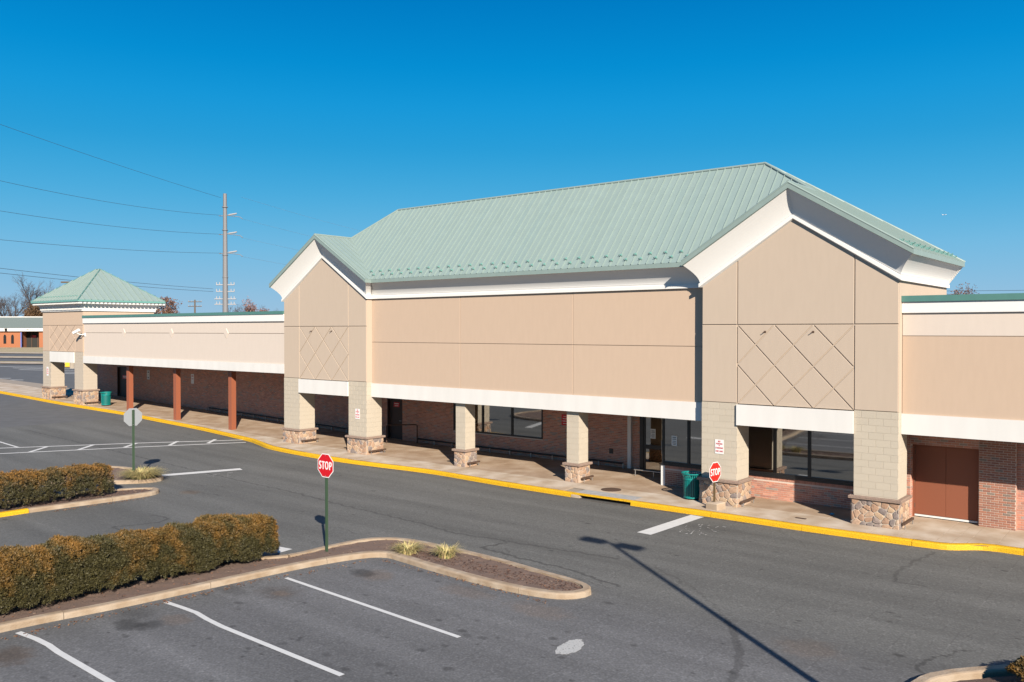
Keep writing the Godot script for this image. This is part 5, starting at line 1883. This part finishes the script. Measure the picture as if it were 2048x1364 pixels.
func branch(m: M, tw: M, p: Vector3, d: Vector3, l: float, r: float, lev: int, R: RandomNumberGenerator, tips: Array) -> void:
	var path := PackedVector3Array([p])
	var q := p; var dd := d
	for i in 3:
		dd = (dd + Vector3(R.randf_range(-1, 1), R.randf_range(-0.5, 0.8), R.randf_range(-1, 1)) * 0.16).normalized()
		q = q + dd * l / 3.0
		path.append(q)
	(m if lev < 2 else tw).tube(path, r, r * 0.55, 6 if lev == 0 else 3, false)
	if lev >= 4:
		tips.append(q)
		return
	var k := 11 if lev == 0 else (6 if lev < 3 else 4)
	for i in k:
		var t := R.randf_range(0.28 if lev == 0 else 0.25, 1.0)
		var idx := mini(2, int(t * 3))
		var s := path[idx].lerp(path[idx + 1], t * 3 - idx)
		var side := dd.cross(Vector3(R.randf_range(-1, 1), R.randf_range(-1, 1), R.randf_range(-1, 1))).normalized()
		var nd := (dd * R.randf_range(0.6, 1.1) + side * R.randf_range(0.5, 1.0) + Vector3(0, 0.25, 0)).normalized()
		branch(m, tw, s, nd, l * R.randf_range(0.42, 0.62), r * 0.45, lev + 1, R, tips)

func tree(at: Vector3, h: float, sd: int, label: String, leaf := Color.BLACK, density := 0) -> void:
	var o := node("bare_tree" if density == 0 else "autumn_tree", self, at)
	tag(o, label, "tree")
	var R := RandomNumberGenerator.new()
	R.seed = sd
	var m := M.new(); var tw := M.new()
	var tips := []
	branch(m, tw, Vector3(0, -0.3, 0), Vector3(0, 1, 0), h * 0.62, h * 0.017, 0, R, tips)
	put("trunk", m, mats.bark, o)
	stuff(put("crown", tw, mats.twig, o))
	if density > 0:
		var tr := []; var cc := []
		for t in tips:
			for i in density:
				tr.append(Transform3D(Basis.from_euler(Vector3(R.randf() * 6, R.randf() * 6, R.randf() * 6)).scaled(Vector3.ONE * R.randf_range(1.2, 2.4)), t + Vector3(R.randf_range(-1, 1), R.randf_range(-1, 1), R.randf_range(-1, 1)) * 0.35))
				cc.append(leaf * R.randf_range(0.5, 1.05))
		multi("leaves", spray_mesh(0.12, 0.04, 5, sd), tr, cc, mats.leaf, o)

func wire(label: String, a: Vector3, b: Vector3, sag: float, r: float, material: String) -> void:
	var path := PackedVector3Array()
	for i in 25:
		var t := i / 24.0
		path.append((b - a) * t + Vector3(0, -4 * sag * t * (1 - t), 0))
	var m := M.new()
	m.tube(path, r, r, 4, false)
	tag(put("power_line", m, mats[material], self, a), label, "power line", "power lines")

func make_far() -> void:
	strip("far_street", 96, 102, -110, 40, 0.004, "asphalt_far", "far street edge of the parking lot")
	strip("verge", 105.4, 109.0, -110, 40, 0.03, "dry_grass", "strip of dry grass beyond the parking lot")
	strip("far_kerb", 102.2, 105.4, -110, 40, 0.10, "walk1", "pale kerb beyond the parking lot")
	strip("street", 109.0, 117, -110, 40, 0.02, "asphalt_far", "street in front of the far brick building")
	strip("far_kerb", 117, 120.5, -110, 40, 0.10, "walk1", "second pale kerb across the street")
	strip("verge", 120.5, 123, -110, 40, 0.06, "dry_grass", "narrow verge across the street")
	strip("street", 123, 132, -110, 40, 0.03, "asphalt_far", "drive aisle before the far brick building")
	strip("lawn", 136, 166, -140, -72, 0.06, "dry_grass", "dry lawn in front of the far brick building")
	strip("far_kerb", 132, 136, -140, -72.5, 0.10, "walk1", "pale kerb edging the dry lawn")
	strip("street", 132, 170, -72, 20, 0.035, "asphalt_far", "asphalt drive beside the far building's entrance")
	# stall lines of the far lot
	var far_lines := [[-103.0, -12.4, -97.58, -15.89], [-98.3, -13.0, -94.94, -14.81], [-94.5, -12.2, -91.0, -14.2], [-82.6, -4.0, -80.74, -6.2], [-81.2, -2.3, -77.64, -6.06], [-114.6, -14.5, -108.9, -16.87], [-113.5, -17.5, -107.79, -19.24], [-98.2, -17.2, -95.0, -19.9], [-94.2, -15.4, -91.4, -17.9], [-90.4, -13.8, -87.6, -16.2], [-85.2, -12.3, -82.6, -14.0], [-87.4, -12.9, -85.0, -15.0]]
	for q in far_lines:
		painted("parking_line", [[q[0], q[1]], [q[2], q[3]]], 0.45, "paint_white", "thin white stall line in the far lot", 0.02)
	painted("accessible_patch", [[-68.3, -3.55], [-69.6, -4.3]], 1.0, "paint_blue", "pale blue painted patch behind the far pavilion", 0.02)
	var yb := node("yellow_bollard", self, Vector3(-96.8, gh(-96.8), -18.4))
	tag(yb, "yellow bollard block seen between the far pavilion's pillars", "bollard")
	var ym := M.new()
	ym.prism(rect(-0.35, 0, 0.35, 1.3), Vector3.ZERO, Vector3(0.777, 0, -0.63), Vector3.UP, -0.35, 0.35, 0.05, true)
	put("body", ym, mats.yellow_paint, yb)
	far_building()
	# lamp post behind the pavilion
	lamp_post(Vector3(-93.69, gh(-93.7), -17.4), 11.1 - gh(-93.7), "double headed lamp post rising behind the far pavilion's roof", atan2(0.63, 0.777), 1.15)
	# steel transmission pole
	var P := Vector3(-108.98, gh(-109), -46.21)
	var tp := node("transmission_pole", self, P)
	tag(tp, "tall grey steel transmission pole behind the left wing", "utility pole")
	var r := Vector3(0.777, 0, -0.63)
	var pm := M.new()
	pm.tube(PackedVector3Array([Vector3.ZERO, Vector3(0, 12, 0), Vector3(0, 25.99 - P.y, 0)]), 0.47, 0.26, 14)
	put("shaft", pm, mats.steel_pole, tp)
	for y in [24.0, 20.6, 16.9, 13.6]:
		var rg := M.new()
		rg.tube(PackedVector3Array([Vector3(0, y - P.y - 0.06, 0), Vector3(0, y - P.y + 0.06, 0)]), 0.42, 0.42, 14)
		put("joint_ring", rg, mats.steel_pole, tp)
	for y in [22.8, 20.05, 17.23]:
		var am := M.new()
		am.tube(PackedVector3Array([Vector3(0, y - P.y, 0), r * 0.5 + Vector3(0, y - P.y, 0), r * 1.6 + Vector3(0, y - P.y + 0.15, 0)]), 0.09, 0.06, 6)
		am.tube(PackedVector3Array([r * 0.5 + Vector3(0, y - P.y - 0.05, 0), r * 1.4 + Vector3(0, y - P.y - 0.15, 0), r * 2.2 + Vector3(0, y - P.y - 0.25, 0), r * 2.6 + Vector3(0, y - P.y - 0.55, 0)]), 0.05, 0.05, 6)
		am.tube(PackedVector3Array([Vector3(0, y - P.y - 0.1, 0), r * -0.9 + Vector3(0, y - P.y - 0.1, 0)]), 0.07, 0.05, 6)
		put("arm", am, mats.steel_pole, tp)
		var ins := M.new()
		ins.tube(PackedVector3Array([r * 0.55 + Vector3(0, y - P.y + 0.08, 0), r * 1.75 + Vector3(0, y - P.y + 0.27, 0)]), 0.10, 0.10, 8)
		put("insulator", ins, mats.insulator, tp)
	for y in [12.5, 11.5, 10.4, 9.6]:
		var am := M.new()
		var wd := 1.35 if int(y * 10) % 2 == 1 else 1.6
		am.tube(PackedVector3Array([r * -wd + Vector3(0, y - P.y, 0), r * wd + Vector3(0, y - P.y, 0)]), 0.09, 0.09, 6)
		put("crossarm", am, mats.insulator, tp)
		for s in [-1.0, 1.0]:
			for k in [0.85, 1.3]:
				var ins := M.new()
				ins.tube(PackedVector3Array([r * s * k + Vector3(0, y - P.y, 0), r * s * k + Vector3(0, y - P.y + 0.4, 0)]), 0.10, 0.06, 6)
				put("insulator", ins, mats.insulator, tp)
	# wires leaving to the left
	var wl := [[25.4, Vector3(-88.3, 28.6, 3.9), 0.35, "topmost"], [22.8, Vector3(-88.3, 22.2, 3.9), 1.1, "second highest"], [20.0, Vector3(-88.3, 18.6, 3.9), 0.85, "third"], [17.2, Vector3(-88.3, 15.2, 3.9), 0.6, "fourth"]]
	for w in wl:
		wire("%s wire running left from the steel transmission pole" % w[3], Vector3(P.x, w[0], P.z) - r * 0.6, w[1], w[2], 0.019, "wire")
	for k in 2:
		wire("%s of the pair of low wires passing behind the pavilion roof" % ["upper", "lower"][k], Vector3(P.x, 11.9 - 0.4 * k, P.z) - r * 1.8, Vector3(-88.3, 12.9 - 0.55 * k, 3.9), 0.35, 0.022, "wire")
	# pale wires leaving to the right, away from the view
	var wr := [[25.5, Vector3(-233, 40.0, -237), 2.0, "highest"], [22.3, Vector3(-226, 34.0, -232), 2.0, "second"], [19.5, Vector3(-215, 28.0, -215), 1.6, "third"], [16.7, Vector3(-205, 22.5, -200), 1.2, "fourth"]]
	for w in wr:
		wire("%s pale wire going right behind the roof from the transmission pole" % w[3], Vector3(P.x, w[0], P.z) + r * 2.4, w[1], w[2], 0.014, "wire_pale")
	for k in 2:
		wire("%s distant wire above the right wing's coping" % ["upper", "lower"][k], Vector3(-60.0, 15.6 - 0.9 * k, -200), Vector3(40.0, 14.0 - 0.7 * k, -175), 0.6, 0.04, "wire")
	# wooden pole
	var up := node("wooden_utility_pole", self, Vector3(-151.97, gh(-152), -66.71))
	tag(up, "wooden utility pole with two crossarms behind the left wing's coping", "utility pole")
	var wm := M.new()
	wm.tube(PackedVector3Array([Vector3.ZERO, Vector3(0, 11.8 - up.position.y, 0)]), 0.22, 0.15, 8)
	put("shaft", wm, mats.wood_pole, up)
	for y in [11.4, 10.5]:
		var am := M.new()
		am.tube(PackedVector3Array([r * -1.35 + Vector3(0, y - up.position.y, 0), r * 1.35 + Vector3(0, y - up.position.y, 0)]), 0.08, 0.08, 5)
		put("crossarm", am, mats.wood_pole, up)
		for k in [-1.25, -0.6, 0.6, 1.25]:
			var ins := M.new()
			ins.tube(PackedVector3Array([r * k + Vector3(0, y - up.position.y, 0), r * k + Vector3(0, y + 0.3 - up.position.y, 0)]), 0.07, 0.05, 5)
			put("insulator", ins, mats.insulator, up)
	# trees
	tree(Vector3(-209.28, 2.3, -58.84), 16.0, 3, "tall bare tree behind the far brick building, left of the pavilion")
	tree(Vector3(-203.27, 2.3, -50.83), 11.5, 8, "bare tree at the left edge of the view, behind the brick roof")
	tree(Vector3(-216.06, 2.3, -62.78), 9.5, 14, "small bare tree between the two larger bare ones")
	tree(Vector3(-222.06, 2.3, -67.78), 14.5, 19, "bare tree whose top shows over the pavilion roof's left slope")
	tree(Vector3(-212.0, 2.3, -55.0), 12.5, 51, "slender bare tree just right of the leftmost one")
	tree(Vector3(-201.0, 2.3, -61.5), 7.5, 55, "low bushy bare tree behind the brick building's ridge")
	tree(Vector3(-216.0, 2.3, -70.5), 10.0, 57, "bare tree close behind the pavilion's left eave")
	tree(Vector3(-191.77, 2.3, -53.73), 8.5, 23, "brown leaved tree just left of the pavilion wall", Color(0.16, 0.09, 0.04), 5)
	tree(Vector3(-146.06, 2.2, -58.62), 9.0, 27, "russet leaved tree right of the pavilion roof", Color(0.20, 0.095, 0.055), 2)
	tree(Vector3(-158.7, 2.3, -80.57), 9.6, 31, "bare tree just right of the steel pole")
	tree(Vector3(-154.82, 2.3, -83.71), 8.8, 35, "pinkish leaved tree between two bare ones beyond the wing", Color(0.27, 0.15, 0.13), 2)
	tree(Vector3(-161.46, 2.3, -91.2), 9.6, 39, "bare tree nearest the left gable's eave")
	tree(Vector3(-29.96, 0.0, -139.93), 12.6, 43, "bare treetop peeping over the right wing's coping", Color(0.2, 0.1, 0.06), 1)
	# airliner far off
	var ap := node("airplane", self, Vector3(-353.28, 207.5, -1616.0))
	tag(ap, "tiny distant airplane in the blue sky at the right", "airplane")
	var u := Vector3(0.777, 0.05, -0.63).normalized()
	var fu := M.new()
	fu.tube(PackedVector3Array([u * -4, u * -3, u * 3, u * 4.2]), 0.5, 0.35, 8)
	put("fuselage", fu, mats.plane_white, ap)
	var wg := M.new()
	var sd := u.cross(Vector3.UP)
	wg.quad(u * 0.8 + sd * 0.3, u * -0.6 + sd * 0.3, u * -1.4 + sd * 5, u * -0.9 + sd * 5)
	wg.quad(u * 0.8 - sd * 0.3, u * -0.9 - sd * 5, u * -1.4 - sd * 5, u * -0.6 - sd * 0.3)
	put("wing", wg, mats.plane_white, ap)
	var tl := M.new()
	tl.tri(u * -3.9, u * -2.6, u * -4.2 + Vector3(0, 1.8, 0))
	put("tail", tl, mats.plane_white, ap)

func far_building() -> void:
	var o := Vector3(-179.88, 2.36, -41.49)
	var b := node("brick_building", self, o)
	tag(b, "low red brick building with grey shingle roof and arched windows across the street", "building")
	b.rotation.y = atan2(0.63, 0.777)   # local x runs across the view
	var wl := -14.0; var wr := 4.1
	var w := M.new()
	w.box(Vector3(wl, -0.3, -10), Vector3(wr, 3.2, 0))
	w.box(Vector3(7.65, -0.3, -10), Vector3(24, 3.2, 0))
	w.box(Vector3(wr, -0.3, -10), Vector3(7.65, 3.2, -2.0))
	put("wall", w, mats.far_brick, b)
	var fa := M.new()
	fa.box(Vector3(wl - 0.4, 3.2, -10.4), Vector3(24.4, 3.84, 0.5))
	put("fascia", fa, mats.white_trim, b)
	var rf := M.new()
	rf.quad(Vector3(wl - 0.5, 3.842, 0.6), Vector3(24.5, 3.842, 0.6), Vector3(24.5, 6.05, -5), Vector3(wl - 0.5, 6.05, -5))
	rf.quad(Vector3(24.5, 3.842, -10.6), Vector3(wl - 0.5, 3.842, -10.6), Vector3(wl - 0.5, 6.05, -5), Vector3(24.5, 6.05, -5))
	put("roof", rf, mats.shingle, b)
	box_part(b, "ridge_cap", Vector3(wl - 0.5, 6.0, -5.2), Vector3(24.5, 6.15, -4.8), "white_trim")
	for x in [-9.3, -3.8, 0.95, 2.45]:
		var p := PackedVector2Array([Vector2(x - 0.27, 0.75), Vector2(x + 0.27, 0.75), Vector2(x + 0.27, 2.15), Vector2(x + 0.18, 2.42), Vector2(x, 2.55), Vector2(x - 0.18, 2.42), Vector2(x - 0.27, 2.15)])
		var m := M.new()
		m.prism(p, Vector3.ZERO, Vector3.RIGHT, Vector3.UP, 0.0, 0.03)
		put("arched_window", m, mats.black_frame, b)
	var sf := M.new()
	sf.box(Vector3(wr + 0.02, 0.0, -1.98), Vector3(7.63, 3.18, -1.9))
	put("storefront", sf, mats.interior, b)
	for x in [5.2, 6.4]:
		box_part(b, "mullion", Vector3(x - 0.08, 0, -1.89), Vector3(x + 0.08, 3.18, -1.8), "rust_metal")
	box_part(b, "red_shop_sign", Vector3(5.0, 1.9, -1.88), Vector3(6.1, 2.4, -1.84), "red_glow")
	box_part(b, "blue_post", Vector3(4.12, 0, 0.02), Vector3(4.32, 3.0, 0.2), "blue_post")
	box_part(b, "pale_board", Vector3(7.1, 0.0, -1.6), Vector3(7.4, 0.6, -1.5), "sign_white")
	for q in [[5.7, 0.5, 0.13], [6.5, 0.9, 0.10]]:
		box_part(b, "fascia_letters", Vector3(q[0] - q[1] * 0.5, 3.42, 0.502), Vector3(q[0] + q[1] * 0.5, 3.42 + q[2], 0.53), "black_frame")
	box_part(b, "wall_lamp", Vector3(1.3, 3.30, 0.502), Vector3(1.75, 3.74, 0.7), "black_frame")
	var lp := node("sign_post", self, Vector3(-165.0, gh(-165), -35.8))
	tag(lp, "thin dark post standing on the dry lawn before the far brick building", "post")
	var lm := M.new()
	lm.tube(PackedVector3Array([Vector3.ZERO, Vector3(0, 3.7, 0)]), 0.09, 0.08, 6)
	put("shaft", lm, mats.black_metal, lp)
	var l2 := M.new()
	l2.box(Vector3(-0.2, 3.1, -0.2), Vector3(0.2, 3.7, 0.2))
	put("lamp_box", l2, mats.insulator, lp)
